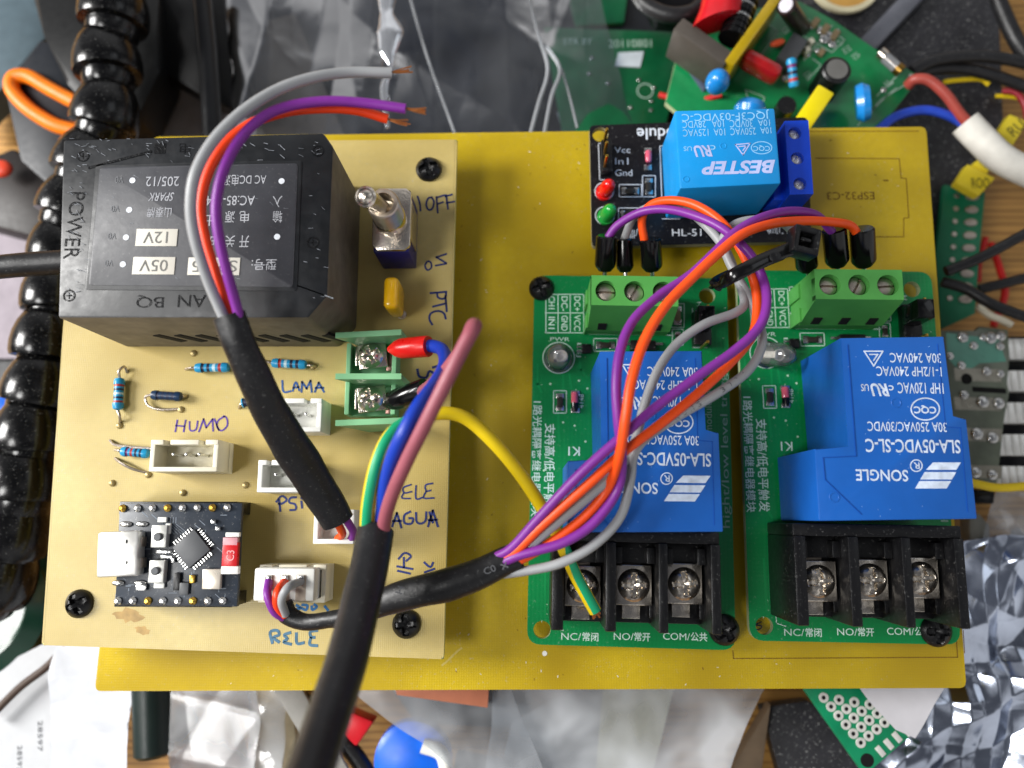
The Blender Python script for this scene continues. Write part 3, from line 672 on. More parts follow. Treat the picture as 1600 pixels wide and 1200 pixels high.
an = b.build('chip_antenna', esp); b = MB(); bpx(b, 352, 832, 374, 839, ZE + .1, .09, WHT); bpx(b, 345, 885, 372, 897, ZE + .13, .12, WHT); b.build('end_pad', an)
b = MB(); bpx(b, 316, 890, 344, 920, ZE + .12, .11, mat('crystal_lid', 'ece2d2', .25, .5), bev=.015); b.build('crystal', esp)
g = random.Random(9)
for i, (cx, cy, w_, h_, m_) in enumerate(((262, 826, 8, 16, WHT), (276, 909, 10, 26, BLK), (287, 920, 14, 18, mat('chip_epoxy', '4b4d50')), (333, 815, 8, 6, TIN), (340, 826, 8, 6, TIN), (256, 862, 26, 5, TIN), (262, 870, 22, 5, TIN), (300, 905, 8, 12, GLD), (270, 874, 6, 10, TIN), (220, 918, 16, 9, TIN), (253, 812, 14, 8, WHT), (248, 915, 16, 8, WHT))):
    b = MB(); bpx(b, cx - w_ / 2, cy - h_ / 2, cx + w_ / 2, cy + h_ / 2, ZE + .07, .06, m_, bev=.01); b.build('surface_component', esp)

# ================================================================ green relay modules (one built, one copied)
ZG = .45
o1 = at(835, 430, ZG); A1 = R(-1.3); o2 = at(1151, 422, ZG); A2 = R(-.8)
F1 = (o1.x, o1.y, A1); F2 = (o2.x, o2.y, A2)
mod = thing('relay_module', 'green relay board with wires crossing over its blue relay, striped earth wire on its screw', 'relay board', (o1.x, o1.y, ZG - .16), 'green single relay boards', rot=A1)
FR[0] = F1
BW, BL = 4.08, 7.55
H1 = at(847, 984, ZG); FR[0] = F2; H2 = at(1425, 452, ZG); FR[0] = F1
b = MB()
b.plate(ccw(rounded([(0, 0), (BW, 0), (BW, -BL), (0, -BL)], .28)), [circ(H1, .17), circ(H2, .17)], ZG - .16, ZG, GRN, GEDGE)
zs = ZG + .001
# pin table
tx = (873, 893, 913); ty = (460, 489, 520)
b.lpx([(853, 460), (853, 520)], zs, 1.4, SILK); b.lpx([(852, 520), (912, 520)], zs, 1.4, SILK); b.lpx([(861, 460), (912, 460)], zs, 1.4, SILK); b.lpx([(852, 489), (912, 489)], zs, 1.4, SILK)
for x in (872, 891, 912): b.lpx([(x, 460), (x, 520)], zs, 1.4, SILK)
for t, x, y0, y1 in (('CH1', 862, 463, 483), ('IN1', 862, 495, 514), ('DC-', 882, 463, 486), ('GND', 882, 493, 517), ('DC+', 902, 463, 486), ('VCC', 902, 492, 517)): b.tpx(t, x - 5, y0, x + 5, y1, zs, SILK, q=3, off=.012)
for y in (457, 496): b.lpx([(920, y), (915, y), (915, y + 11), (920, y + 11)], zs, 1.3, SILK)
b.lpx([(921, 522), (1052, 524)], zs, 1.3, SILK)
b.tpx('1路光耦隔离继电器模块', 831, 626, 846, 806, zs, SILK, q=3, off=.008)
b.tpx('支持高/低电平触发', 850, 661, 867, 806, zs, SILK, q=3, off=.008)
b.tpx('hight/low level trigger', 1126, 555, 1141, 822, zs, mat('dim_silkscreen', '8fb29a', .6), q=1)
b.tpx('1 relay module  30A', 1101, 590, 1116, 722, zs, mat('dim_silkscreen', '8fb29a', .6), q=1)
b.tpx('K1', 888, 698, 906, 712, zs, SILK, q=2, off=.01)
for t, x0, x1 in (('NC/', 877, 908), ('NO/', 959, 990), ('COM/', 1036, 1078)): b.tpx(t, x0, 989, x1, 1000, zs, SILK, shear=0)
for t, x0, x1 in (('常闭', 910, 935), ('常开', 991, 1016), ('公共', 1079, 1105)): b.tpx(t, x0, 988, x1, 1002, zs, SILK, off=.015)
for x, t in ((1093, 'H'), (1093, 'L')): b.tpx(t, 1089, 472 if t == 'H' else 532, 1096, 479 if t == 'H' else 538, zs, SILK, q=3)
b.lpx([(1082, 482), (1082, 543), (1105, 543)], zs, 1.2, SILK)
b.lpx([(866, 860), (866, 980), (880, 985)], zs, 1.3, SILK)
b.tpx('4148', 905, 616, 912, 638, zs, SILK, q=1); b.tpx('LSJ', 900, 536, 908, 558, zs, SILK, q=3)
b.tpx('PWR', 860, 527, 890, 533, zs, SILK)
c = at(873, 559, zs); b.ribbon([(c.x + .33 * math.cos(k * .3), c.y + .33 * math.sin(k * .3), zs) for k in range(22)], .02, SILK)
for pts in (((840, 570), (840, 600), (846, 612)), ((880, 585), (880, 610)), ((890, 585), (893, 606)), ((905, 560), (908, 578), (918, 590)), ((845, 640), (846, 690)), ((872, 640), (874, 690)), ((860, 740), (860, 800), (868, 815)), ((852, 880), (852, 960))):
    b.lpx(pts, zs - .0005, 3.2, mat('raised_copper_track', '0d8f4c', .35, var=.05), t=.003)
g = random.Random(4)
for i in range(60):
    x, y = g.uniform(840, 1145), g.uniform(440, 1000); a = g.uniform(0, 6); l = g.uniform(.5, 2.4); b.lpx([(x, y), (x + l * math.cos(a), y + l * math.sin(a))], zs, g.uniform(.4, 1.0), mat('pale_green_fleck', 'b8d8b8', .6), t=.002)
for x, y in ((905, 595), (918, 607), (860, 600), (850, 735), (880, 660), (898, 665), (1120, 560), (1135, 600), (915, 690)): b.lathe([(.025, 0), (.02, .006)], at(x, y, zs), (0, 0, 1), mat('pale_green_fleck', 'b8d8b8', .6), 8)
b.build('green_circuit_board', mod)
g = random.Random(4)

def smd(cx, cy, w_, h_, body, name, label=None, frame=True):
    b = MB(); zt = ZG + .06
    if h_ > w_:
        bpx(b, cx - w_ / 2, cy - h_ / 2, cx + w_ / 2, cy - h_ / 2 + h_ * .3, ZG + .03, .03, TIN, bev=.01); bpx(b, cx - w_ / 2, cy + h_ / 2 - h_ * .3, cx + w_ / 2, cy + h_ / 2, ZG + .03, .03, TIN, bev=.01)
        bpx(b, cx - w_ * .36, cy - h_ * .3, cx + w_ * .36, cy + h_ * .3, zt, .06, body, bev=.012)
    else:
        bpx(b, cx - w_ / 2, cy - h_ / 2, cx - w_ / 2 + w_ * .3, cy + h_ / 2, ZG + .03, .03, TIN, bev=.01); bpx(b, cx + w_ / 2 - w_ * .3, cy - h_ / 2, cx + w_ / 2, cy + h_ / 2, ZG + .03, .03, TIN, bev=.01)
        bpx(b, cx - w_ * .3, cy - h_ * .36, cx + w_ * .3, cy + h_ * .36, zt, .06, body, bev=.012)
    if frame:
        fw, fh = w_ / 2 + 3.5, h_ / 2 + 3.5; b.lpx([(cx - fw, cy - fh), (cx + fw, cy - fh), (cx + fw, cy + fh), (cx - fw, cy + fh), (cx - fw, cy - fh)], zs, 1.2, SILK)
    o = b.build(name, mod)
    if label: o['label'] = label
    return o
SMDB = mat('chip_resistor_top', '2a2620', .4, var=.3, vs=20)
smd(946, 539, 30, 13, SMDB, 'chip_resistor'); smd(875, 628, 13, 28, SMDB, 'chip_resistor'); smd(1059, 493, 13, 30, mat('chip_capacitor_top', '8c7a5a', .5), 'chip_capacitor'); smd(1059, 527, 10, 18, SMDB, 'chip_resistor')
b = MB(); bpx(b, 892, 610, 906, 618, ZG + .04, .04, TIN, bev=.01); bpx(b, 892, 637, 906, 645, ZG + .04, .04, TIN, bev=.01)
p0, p1 = at(898, 613, ZG + .08), at(898, 643, ZG + .08); b.lathe([(.06, 0), (.075, .02), (.075, .22), (.075, .3), (.06, (p1 - p0).length)], p0, p1 - p0, [mat('pink_glass', 'd05a70', .15, coat=.4), mat('pink_glass', 'd05a70'), BLKG, BLKG], 16); b.build('glass_diode', mod)
b = MB(); bpx(b, 909, 537, 924, 552, ZG + .11, .1, BLK, bev=.01); bpx(b, 901, 540, 910, 543, ZG + .03, .03, TIN, bev=0); bpx(b, 901, 547, 910, 550, ZG + .03, .03, TIN, bev=0); b.build('small_transistor', mod)
b = MB(); bpx(b, 985, 531, 1025, 547, ZG + .2, .2, BLK, bev=.01)
for x in (980, 1030): bpx(b, x - 6, 535, x + 6, 539, ZG + .05, .05, TIN, bev=0)
b.build('optocoupler', mod)
# jumper header
b = MB(); bpx(b, 1084, 484, 1112, 540, ZG + .25, .25, BLK, bev=.015)
for y in (478, 502, 534): c = at(1106, y, ZG + .8); b.box((c.x, c.y, ZG + .2), (.06, .06, .62), GLD, bev=.015)
jh = b.build('jumper_header', mod); b = MB(); bpx(b, 1091, 476, 1118, 508, ZG + .95, .66, BLKG, bev=.03); b.build('jumper_cap', jh)
# screw terminal, green
zt = ZG + 1.4; P = at(924, 430, zt); Q = at(1060, 479, zt); x0, x1 = P.x, Q.x; yb, yf = P.y, Q.y
ff = at(930, 518, ZG + .25).y; ff2 = at(930, 512, ZG + .62).y
sec = [(yb, ZG + .0), (yb, zt), (yf, zt), (ff2 - .02, ZG + .45), (ff, ZG + .3), (ff, ZG + .0)]
SX = [x0 + (x1 - x0) * t for t in (.17, .5, .83)]; sy = (yb + yf) / 2 - .01
def term_profile(b, xa, xb, m):
    n = len(sec); vs = [(x, y, z) for x in (xa, xb) for y, z in sec]; b.add(vs, [list(range(n)), list(range(n, 2 * n))[::-1]] + [[i, n + i, n + (i + 1) % n, (i + 1) % n] for i in range(n)], m)
b = MB(); b2 = bmesh.new()
# body without its top face, then a top with three round wells
term_profile(b, x0, x1, TERG)
k = [i for i, f in enumerate(b.f) if all(abs(b.v[j].z - zt) < 1e-4 for j in f)]
for i in reversed(k): del b.f[i]; del b.m[i]
t = MB(); t.plate(ccw([(x0, yf), (x1, yf), (x1, yb), (x0, yb)]), [circ((x, sy), .205) for x in SX], zt - .18, zt, TERG, TERG)
b.add(t.v, t.f, [t.mats[i] for i in t.m])
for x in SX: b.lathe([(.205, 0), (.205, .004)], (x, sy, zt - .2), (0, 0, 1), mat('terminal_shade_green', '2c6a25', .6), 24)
for t in (.17, .5, .83):
    xc = x0 + (x1 - x0) * t; d = Vector((0, ff2 - yf, ZG + .45 - zt)).normalized(); c = Vector((xc, yf + (ff2 - yf) * .82, zt + (ZG + .45 - zt) * .82)); M3 = Matrix.Rotation(math.atan2(d.z, d.y), 3, 'X'); b.obox(c, (.17, .24, .07), HOLE, M3, 0)
for k_ in (0, 1): b.box((x0 - .02, yb - .2 - k_ * .5, ZG), (.05, .3, .6), TERG, bev=.01)
term = b.build('green_screw_terminal', mod, ang=25)
for i, x in enumerate(SX): screw_mesh(MB(), (x, sy, zt - .16), .185, .05, STEELD, (.0, 1.1, .1)[i], 'slot', 1.4, wdt=.09).build('slotted_screw', term)
# LED
def led(base, ax, r, h, m, name, parent):
    b = MB(); b.lathe([(r * 1.14, 0), (r * 1.16, .08), (r * 1.0, .09), (r, h * .55), (r * .9, h * .75), (r * .65, h * .91), (r * .3, h * .99), (.01, h)], base, ax, m, 32); o = b.build(name, parent); return o
lb = at(872, 562, ZG)
L1 = led(lb, (0, 0, 1), .25, .82, LEDC, 'clear_led', mod); q = MB(); CUP = mat('pale_led_cup', 'd8ccc4', .5, .2); q.lathe([(.2, 0), (.19, .05)], (lb.x, lb.y, ZG + .01), (0, 0, 1), CUP, 24); q.box((lb.x - .07, lb.y, ZG + .05), (.06, .14, .36), CUP, bev=.01); q.lathe([(.09, 0), (.13, .12), (.1, .12), (.05, .06)], (lb.x + .05, lb.y, ZG + .26), (0, 0, 1), CUP, 20); q.build('led_frame', L1)
# relay
ZR = 2.5
RP = [(937, 549), (1097, 548), (1101, 673), (1123, 676), (1130, 831), (887, 832), (887, 720), (941, 719)]
b = MB(); b.prism(ccw([tuple(p)[:2] for p in poly(RP, ZR)]), ZG + .02, ZR, RELB, bev=.02)
c_ = [(952, 560), (1084, 560), (1087, 686), (1111, 690), (1116, 818), (960, 818), (900, 762), (900, 733), (952, 733)]
RLN = mat('relay_edge_line', '0a469c', .4)
b.lpx([(948, 560), (950, 732), (899, 734), (900, 768), (952, 822)], ZR, 1.2, RLN, t=.012); b.lpx([(1086, 560), (1090, 688), (1113, 690), (1116, 820)], ZR, 1.2, RLN, t=.006)
g = random.Random(8)
for i in range(26):
    x, y = g.uniform(945, 1090), g.uniform(555, 825); a = g.uniform(0, 6); l = g.uniform(.5, 2.2); b.lpx([(x, y), (x + l * math.cos(a), y + l * math.sin(a))], ZR, g.uniform(.4, .8), mat('pale_blue_fleck', '7fa6d8', .6), t=.002)
FR[0] = F2; zq = ZR + .001; W = mat('worn_relay_print', 'c6d2e4', .6, var=.2, vs=7)
b.tpx('SLA-05VDC-SL-C', 1349, 697, 1496, 718, zq, W, q=2, off=.014); b.tpx('30A 250VAC/30VDC', 1352, 670, 1475, 685, zq, W, q=2, off=.005)
b.tpx('1HP 120VAC', 1399, 609, 1470, 626, zq, W, q=2, off=.005); b.tpx('1-1/2HP 240VAC', 1366, 584, 1467, 599, zq, W, q=2, off=.005); b.tpx('30A 240VAC', 1387, 563, 1466, 578, zq, W, q=2, off=.005)
b.tpx('c', 1385, 613, 1393, 621, zq, W, q=2, off=.01); b.tpx('US', 1342, 611, 1354, 622, zq, W, q=2, off=.01); b.tpx('RU', 1357, 610, 1386, 630, zq, W, q=2, off=.03, shear=-.3)
b.tpx('SONGLE', 1334, 744, 1415, 762, zq, W, q=2, off=.014); b.tpx('R', 1424, 733, 1433, 743, zq, W, q=2, off=.01)
def oval(b, cx, cy, rx, ry, z, wpx, m): b.lpx([(cx + rx * math.cos(k * math.pi / 16), cy + ry * math.sin(k * math.pi / 16)) for k in range(33)], z, wpx, m, smooth=True)
oval(b, 1428, 738, 9, 9, zq, 1.6, W); oval(b, 1442, 650, 22, 17, zq, 2, W); b.tpx('CQC', 1424, 644, 1459, 657, zq, W, q=2, off=.03)
for y0, x0_, x1_, xs in ((733, 1450, 1497, -7), (748, 1441, 1490, -7), (762, 1433, 1482, -7)):
    b.prism(ccw([tuple(p)[:2] for p in poly([(x0_ + (0 if y0 > 740 else 4), y0), (x1_, y0), (x1_ + xs, y0 + 11.5), (x0_ + xs, y0 + 11.5)], zq)]), zq, zq + .004, W)
for pts in (((1347, 560), (1376, 560)), ((1376, 560), (1362, 583)), ((1362, 583), (1347, 560)), ((1356, 565), (1368, 565), (1362, 574))): b.lpx(pts, zq, 2, W)
for x, y in ((1397, 640), (1301, 787)): c = at(x, y, ZR); b.lathe([(.095, 0), (.09, .006), (.07, .006), (.065, -.0)], c, (0, 0, 1), RELB, 24, caps=False)
b.build('blue_relay', mod, ang=25)
FR[0] = F1
# black barrier terminal
ZT = 2.0
b = MB(); k = SC(ZT)
DX = []
FR[0] = F2
for xa, xb in ((1243, 1262), (1328, 1345), (1412, 1427), (1495, 1511)): DX.append((at(xa, 905, ZT).x, at(xb, 905, ZT).x))
y_top, y_end = at(1300, 838, ZT).y, at(1250, 978, ZT).y; y_ridge = at(1300, 852, ZT).y
SP = [at(x, y, 1.62) for x, y in ((1283, 909), (1365, 907), (1447, 904))]
FR[0] = F1
yb0 = at(900, 990, ZG).y
for xa, xb in DX:
    x = (xa + xb) / 2; b.box((x, (y_top + y_end) / 2, ZG), (xb - xa, y_top - y_end, ZT - ZG), BLK, bev=.025)
xl, xr = DX[0][0], DX[-1][1]
b.box(((xl + xr) / 2, y_top - .0 + .11, ZG), (xr - xl - .01, .22, ZT - ZG - .05), BLK, bev=.02)
b.box(((xl + xr) / 2, y_top - .2, ZG), (xr - xl - .04, .42, .95), BLK, bev=.02)
b.box(((xl + xr) / 2, (y_top + y_end) / 2, ZG), (xr - xl - .04, y_top - y_end - .1, .62), BLK, bev=.02)
for i in range(3):
    xc = (DX[i][1] + DX[i + 1][0]) / 2; wd = DX[i + 1][0] - DX[i][1]
    for dx in (-.3, .3): b.box((xc + dx, y_top - .24, ZG + .6), (wd * .2, .3, .6), BLK, bev=.015)
    for dx in (-.36, .36): b.box((xc + dx, y_end + .32, ZG + .5), (wd * .14, .3, .4), BLK, bev=.015)
bar = b.build('black_barrier_terminal', mod)
for i in range(3):
    c = SP[i]; xc = (DX[i][1] + DX[i + 1][0]) / 2; q = MB(); q.box((xc, c.y, 1.42), (.68, .74, .07), STEEL, bev=.03); q.box((xc - .02, c.y - .48, 1.2), (.34, .3, .06), STEEL, bev=.01); q.box((xc - .02, c.y + .48, 1.24), (.34, .3, .06), STEELD, bev=.01); q.build('clamp_plate', bar)
    screw_mesh(MB(), (xc - .0, c.y, 1.49), .3, .17, STEEL, (.15, .05, .1)[i], 'cross', .75, wdt=.15).build('cross_head_screw', bar)
FR[0] = None
mod2 = copy_tree(mod); mod2.location = (o2.x, o2.y, ZG - .16); mod2.rotation_euler = (0, 0, A2)
mod2['label'] = 'green relay board at the outer edge, lettering on its uncovered blue relay fully readable'
for ch in mod2.children:
    if ch.name.startswith('blue_relay'): ch.location = (0, .11, .1)
    if ch.name.startswith('clear_led'):
        p = Vector((lb.x, lb.y, .16)); T_ = Matrix.Translation(p) @ Matrix.Rotation(R(26), 4, Vector((.45, .9, 0))) @ Matrix.Translation(-p)
        ch.matrix_local = T_
FR[0] = F2; b = MB(); b.lpx([(1178, 973), (1186, 975), (1190, 980), (1180, 982), (1178, 978), (1186, 976)], .001, 1.4, INK, smooth=True); FR[0] = None
b = MB(); b.lpx([(1190, 972), (1180, 976), (1177, 981), (1186, 984), (1190, 978), (1180, 977)], .001, 1.4, INK, smooth=True); b.build('pen_mark', base)

# ================================================================ small black relay module
ZH = .62
hl = thing('relay_module', 'small black relay board with a light blue relay and a blue three-screw terminal', 'relay board', tuple(at(1090, 290, ZH)[:2]) + (ZH - .16,))
b = MB(); p = [tuple(q)[:2] for q in poly([(921, 196), (1262, 183), (1268, 377), (925, 386)], ZH)]
b.plate(ccw(rounded(p, .12)), [circ(at(938, 210, ZH), .17)], ZH - .16, ZH, BLKPCB, mat('dark_board_edge', '8a8468', .7))
z = ZH + .001
b.tpx('1 Relay module', 995, 201, 1160, 217, z, SILKW, q=2, off=.012) if False else b.tpx('module', 995, 200, 1075, 218, z, SILKW, q=2, off=.012)
for t, x0, x1, y0, y1 in (('Vcc', 960, 985, 230, 239), ('In1', 961, 982, 247, 257), ('Gnd', 961, 988, 265, 275)): b.tpx(t, x0, y0, x1, y1, z, SILKW)
b.tpx('HL-51', 1050, 358, 1096, 369, z, SILKW, off=.004); b.tpx('V1.1', 1194, 352, 1232, 366, z, SILKW)
for k_ in range(5): b.lpx([(979 + 3 * k_, 360), (979 + 3 * k_, 372)], z, 1.2, SILKW)
b.lpx([(978, 372), (994, 368), (996, 358)], z, 1.2, SILKW)
for k_ in range(6): b.lpx([(1201 + 3.4 * k_, 352), (1201 + 3.4 * k_, 364)], z, 1.2, SILKW)
b.lpx([(941, 224), (935, 224), (937, 281), (944, 281)], z, 1.2, SILKW); b.lpx([(1036, 228), (1031, 228), (1034, 310)], z, 1.3, SILKW)
for cx, cy in ((944, 299), (945, 337)):
    c = at(cx, cy, z); b.ribbon([(c.x + .2 * math.cos(k * .3), c.y + .2 * math.sin(k * .3), z) for k in range(22)], .018, SILKW)
b.lpx([(1035, 342), (1062, 342)], z, 1.4, SILKW)
b.build('black_circuit_board', hl)
ZGs = ZG; ZG = ZH; zs_s = zs; zs = ZH + .001; mod_s = mod; mod = hl; SK = SILK; SILK = SILKW
smd(985, 298, 28, 12, SMDB, 'chip_resistor'); smd(1014, 291, 13, 26, SMDB, 'chip_resistor'); smd(982, 334, 24, 11, SMDB, 'chip_resistor'); smd(1004, 330, 12, 16, TIN, 'chip_capacitor', frame=False)
b = MB(); bpx(b, 1006, 230, 1019, 240, ZH + .05, .05, TIN); bpx(b, 1006, 256, 1019, 266, ZH + .05, .05, TIN); b.lathe([(.06, 0), (.075, .02), (.07, .22), (.05, .26)], at(1013, 236, ZH + .09), (0, -1, 0), mat('pink_glass', 'd05a70'), 16); b.build('glass_diode', hl)
ZG = ZGs; zs = zs_s; mod = mod_s; SILK = SK
for x, y, m, n_ in ((943, 302, LEDR, 'red_led'), (945, 340, LEDG, 'green_led')): led(at(x, y, ZH), (.18, .02, 1), .155, .55, m, n_, hl)
b = MB()
for y in (231, 251, 271): c = at(943, y - 3, ZH); b.box((c.x, c.y, ZH), (.06, .06, .75), GLD, bev=.015)
c = at(945, 251, ZH); b.box((c.x + .02, c.y, ZH), (.22, .72, .25), BLK, bev=.01); b.build('pin_header', hl)
ZB2 = ZH + 1.52
b = MB(); bp_ = [tuple(q)[:2] for q in poly([(1054, 172), (1211, 168), (1221, 287), (1062, 295)], ZB2)]; b.prism(ccw(bp_), ZH + .02, ZB2, BESB, bev=.05)
z = ZB2 + .001; BP = mat('pale_lilac_print', 'b4bde8', .5)
rt = R(1.2)
b.tpx('JQC3F-03VDC-C', 1065, 173, 1202, 188, z, mat('pale_blue_print', '8fc8ee', .5), q=2, rot=rt); LB = mat('pale_blue_print', '8fc8ee', .5)
for t, x0, x1, y0, y1 in (('10A', 1184, 1203, 187, 197), ('30VDC', 1140, 1176, 187, 199), ('10A', 1112, 1131, 188, 199), ('28VDC', 1066, 1103, 189, 200), ('10A', 1188, 1205, 199, 209), ('250VAC', 1141, 1181, 200, 211), ('10A', 1115, 1133, 201, 212), ('125VAC', 1067, 1107, 202, 213)): b.tpx(t, x0, y0, x1, y1, z, LB, q=2, rot=rt)
b.tpx('BESTEP', 1096, 251, 1212, 272, z, BP, q=2, off=.035, shear=.25, rot=rt)
oval(b, 1190, 231, 16, 9.5, z, 1.4, LB); b.tpx('CQC', 1177, 227, 1203, 236, z, LB, q=2, off=.01); b.tpx('c', 1110, 227, 1118, 234, z, LB, q=2); b.tpx('US', 1068, 229, 1081, 236, z, LB, q=2); b.tpx('RU', 1084, 227, 1113, 245, z, BP, q=2, off=.03, shear=-.3, rot=rt)
for pts in (((1149, 226), (1172, 224)), ((1172, 224), (1161, 242)), ((1161, 242), (1149, 226)), ((1155, 229), (1166, 228), (1161, 235))): b.lpx(pts, z, 1.8, BP)
for x, y in ((1130, 228), (1072, 280)): b.lathe([(.07, 0), (.065, .006), (.05, .006), (.045, -.0)], at(x, y, ZB2), (0, 0, 1), BESB, 24, caps=False)
b.build('light_blue_relay', hl)
ZU = ZH + 1.0; b = MB(); tp = [tuple(q)[:2] for q in poly([(1226, 189), (1263, 188), (1271, 303), (1234, 304)], ZU)]
t = MB(); hc = [at(x, y, ZU) for x, y in ((1242, 208), (1246, 247), (1250, 287))]
b.plate(ccw(tp), [circ(c, .13) for c in hc], ZU - .25, ZU, TERB, TERB)
c0 = at(1248, 246, ZU); lo = ccw([tp[0], tp[1], tp[2], tp[3]]); b.prism(lo, ZH + .01, ZU - .24, TERB)
cc = at(1215, 262, ZU - .45); b.box((cc.x, cc.y, ZH), (.35, 1.48, .62), TERB, bev=.03, rot=R(-3), top=(.6, 1))
bt = b.build('blue_screw_terminal', hl, ang=25)
for i, c in enumerate(hc): screw_mesh(MB(), (c.x, c.y, ZU - .13), .125, .05, mat('bright_screw', 'e6e6e8', .3, .7, bump=.3, bs=20), (.4, 1.2, .2)[i], 'slot', .9, wdt=.2).build('slotted_screw', bt)

# ================================================================ wires
def wire(name, label, cat, group, m, pts, r=.083, ends=(), ferr=None, r2=None):
    """insulated wire (the thing itself) through photo points with heights; ends: bare strands; ferr: black or red sleeve"""
    b = MB(); b.tube([at(*p) for p in pts], r, m, 16, 7); o = solo(b, name, label, cat, group)
    ROOTS[o.name] = Vector(o.location)
    for e in ends:
        q = MB(); P = [at(*p) for p in e]
        for k in range(5):
            d = Vector((rnd.uniform(-1, 1), rnd.uniform(-1, 1), rnd.uniform(-1, 1))) * .03; q.tube([P[0] + d * .5] + [p + d * (1.2 + .5 * rnd.random()) for p in P[1:]], .014, COP, 6, 3)
        q.build('bare_copper', o)
    if ferr:
        (a, c_, rad, fm) = ferr; A, B_ = at(*a), at(*c_); L = (B_ - A).length; q = MB()
        rad *= 1.08; q.lathe([(rad * .86, 0), (rad, .03), (rad * 1.02, L * .8), (rad * .95, L * .86), (rad * .62, L * .98), (.05, L)], A, B_ - A, fm, 24); fo = q.build('ferrule', o)
        q = MB(); q.cyl(B_, B_ + (B_ - A).normalized() * .12, .045, TIN, 12); q.build('ferrule_tip', fo)
    return o
GW = 'control wires fanning out to the green relay boards'
FB = BLKG
wire('control_wire', 'purple wire ending in the first black ferrule of the left green terminal', 'wire', GW, PUR,
     [(770, 872, 2.75), (800, 856, 2.95), (845, 806, 3.25), (905, 742, 3.55), (965, 688, 3.7), (1020, 640, 3.7), (1085, 592, 3.6), (1150, 546, 3.45), (1188, 508, 3.3), (1198, 468, 3.15), (1190, 430, 3.0), (1170, 395, 2.95), (1130, 358, 2.9), (1085, 337, 2.6), (1040, 327, 2.2), (1000, 332, 1.85), (965, 352, 1.6), (947, 376, 1.4)],
     ferr=((948, 368, 1.45), (945, 424, 1.05), .195, FB))
wire('control_wire', 'orange wire looping up to the third black ferrule of the left green terminal', 'wire', GW, ORG,
     [(770, 876, 2.7), (800, 866, 2.9), (850, 818, 3.2), (920, 756, 3.45), (975, 706, 3.5), (1030, 664, 3.45), (1090, 615, 3.35), (1140, 568, 3.2), (1175, 525, 3.05), (1183, 480, 2.95), (1178, 440, 2.9), (1160, 395, 2.85), (1130, 350, 2.8), (1090, 322, 2.6), (1050, 313, 2.3), (1018, 320, 1.95), (1003, 343, 1.65), (1008, 382, 1.35)],
     ferr=((1016, 373, 1.42), (1019, 424, 1.05), .2, FB))
wire('control_wire', 'grey wire dipping behind to the middle ferrule of the left green terminal', 'wire', GW, GRY,
     [(770, 878, 2.62), (805, 872, 2.8), (855, 830, 3.05), (920, 776, 3.2), (965, 735, 3.2), (992, 690, 3.1), (1005, 640, 3.1), (1025, 585, 3.1), (1055, 540, 3.05), (1100, 507, 2.95), (1150, 488, 2.8), (1163, 470, 2.65), (1150, 430, 2.5), (1130, 385, 2.4), (1095, 345, 2.2), (1060, 322, 2.0), (1020, 322, 1.7), (990, 340, 1.45), (974, 378, 1.15)],
     ferr=((975, 374, 1.15), (977, 426, .95), .165, FB))
wire('control_wire', 'purple wire ending in the second black ferrule of the right green terminal', 'wire', GW, PUR,
     [(775, 886, 2.75), (810, 868, 2.95), (880, 848, 3.1), (930, 815, 3.15), (965, 765, 3.2), (972, 715, 3.5), (966, 660, 3.75), (963, 600, 3.85), (970, 545, 3.8), (990, 500, 3.6), (1030, 462, 3.4), (1078, 430, 3.3), (1115, 396, 3.25), (1150, 362, 3.15), (1190, 340, 2.95), (1235, 330, 2.6), (1275, 336, 2.15), (1300, 362, 1.7)],
     ferr=((1303, 357, 1.62), (1309, 417, 1.15), .215, FB))
wire('control_wire', 'orange wire ending in the outermost black ferrule of the right green terminal', 'wire', GW, ORG,
     [(775, 892, 2.68), (815, 873, 2.85), (865, 845, 2.95), (915, 806, 3.05), (950, 762, 3.2), (968, 710, 3.65), (978, 650, 3.95), (988, 590, 4.0), (1008, 530, 3.9), (1040, 478, 3.75), (1080, 436, 3.6), (1120, 398, 3.45), (1160, 366, 3.25), (1205, 350, 2.95), (1255, 345, 2.5), (1300, 347, 2.1), (1328, 352, 1.8), (1340, 366, 1.6)],
     r=.087, ferr=((1347, 357, 1.62), (1350, 417, 1.15), .22, FB))
wire('control_wire', 'grey wire with worn print, hanging lowest over the left blue relay', 'wire', GW, GRY,
     [(775, 898, 2.62), (820, 892, 2.75), (875, 880, 2.9), (930, 850, 2.95), (970, 806, 2.95), (985, 750, 3.05), (990, 712, 3.2), (1010, 684, 3.3), (1060, 650, 3.3), (1120, 615, 3.2), (1168, 580, 3.0), (1190, 540, 2.85), (1185, 500, 2.75), (1165, 455, 2.6), (1140, 410, 2.5), (1130, 375, 2.5), (1150, 350, 2.55), (1190, 343, 2.45), (1225, 350, 2.1), (1245, 372, 1.7), (1256, 392, 1.35)],
     ferr=((1256, 378, 1.45), (1262, 424, 1.05), .2, FB))
lw = bpy.data.objects['control_wire.005'] if 'control_wire.005' in bpy.data.objects else None
b = MB()
for t_, (xa, ya, za), (xb, yb_, zb_) in (('300V', (1124, 612.5, 3.2), (1166, 582, 3.0)), ('ROHS', (1052, 655, 3.3), (1098, 628, 3.25))):
    for i, ch_ in enumerate(t_):
        q_ = (i + .5) / 4; c = at(xa + (xb - xa) * q_, ya + (yb_ - ya) * q_, za + (zb_ - za) * q_ + .085); b.text(ch_, c, .07, .085, mat('grey_wire_print', '4a4a50', .6), rot=math.atan2(ya - yb_, xb - xa))
if lw: b.build('wire_print', lw)
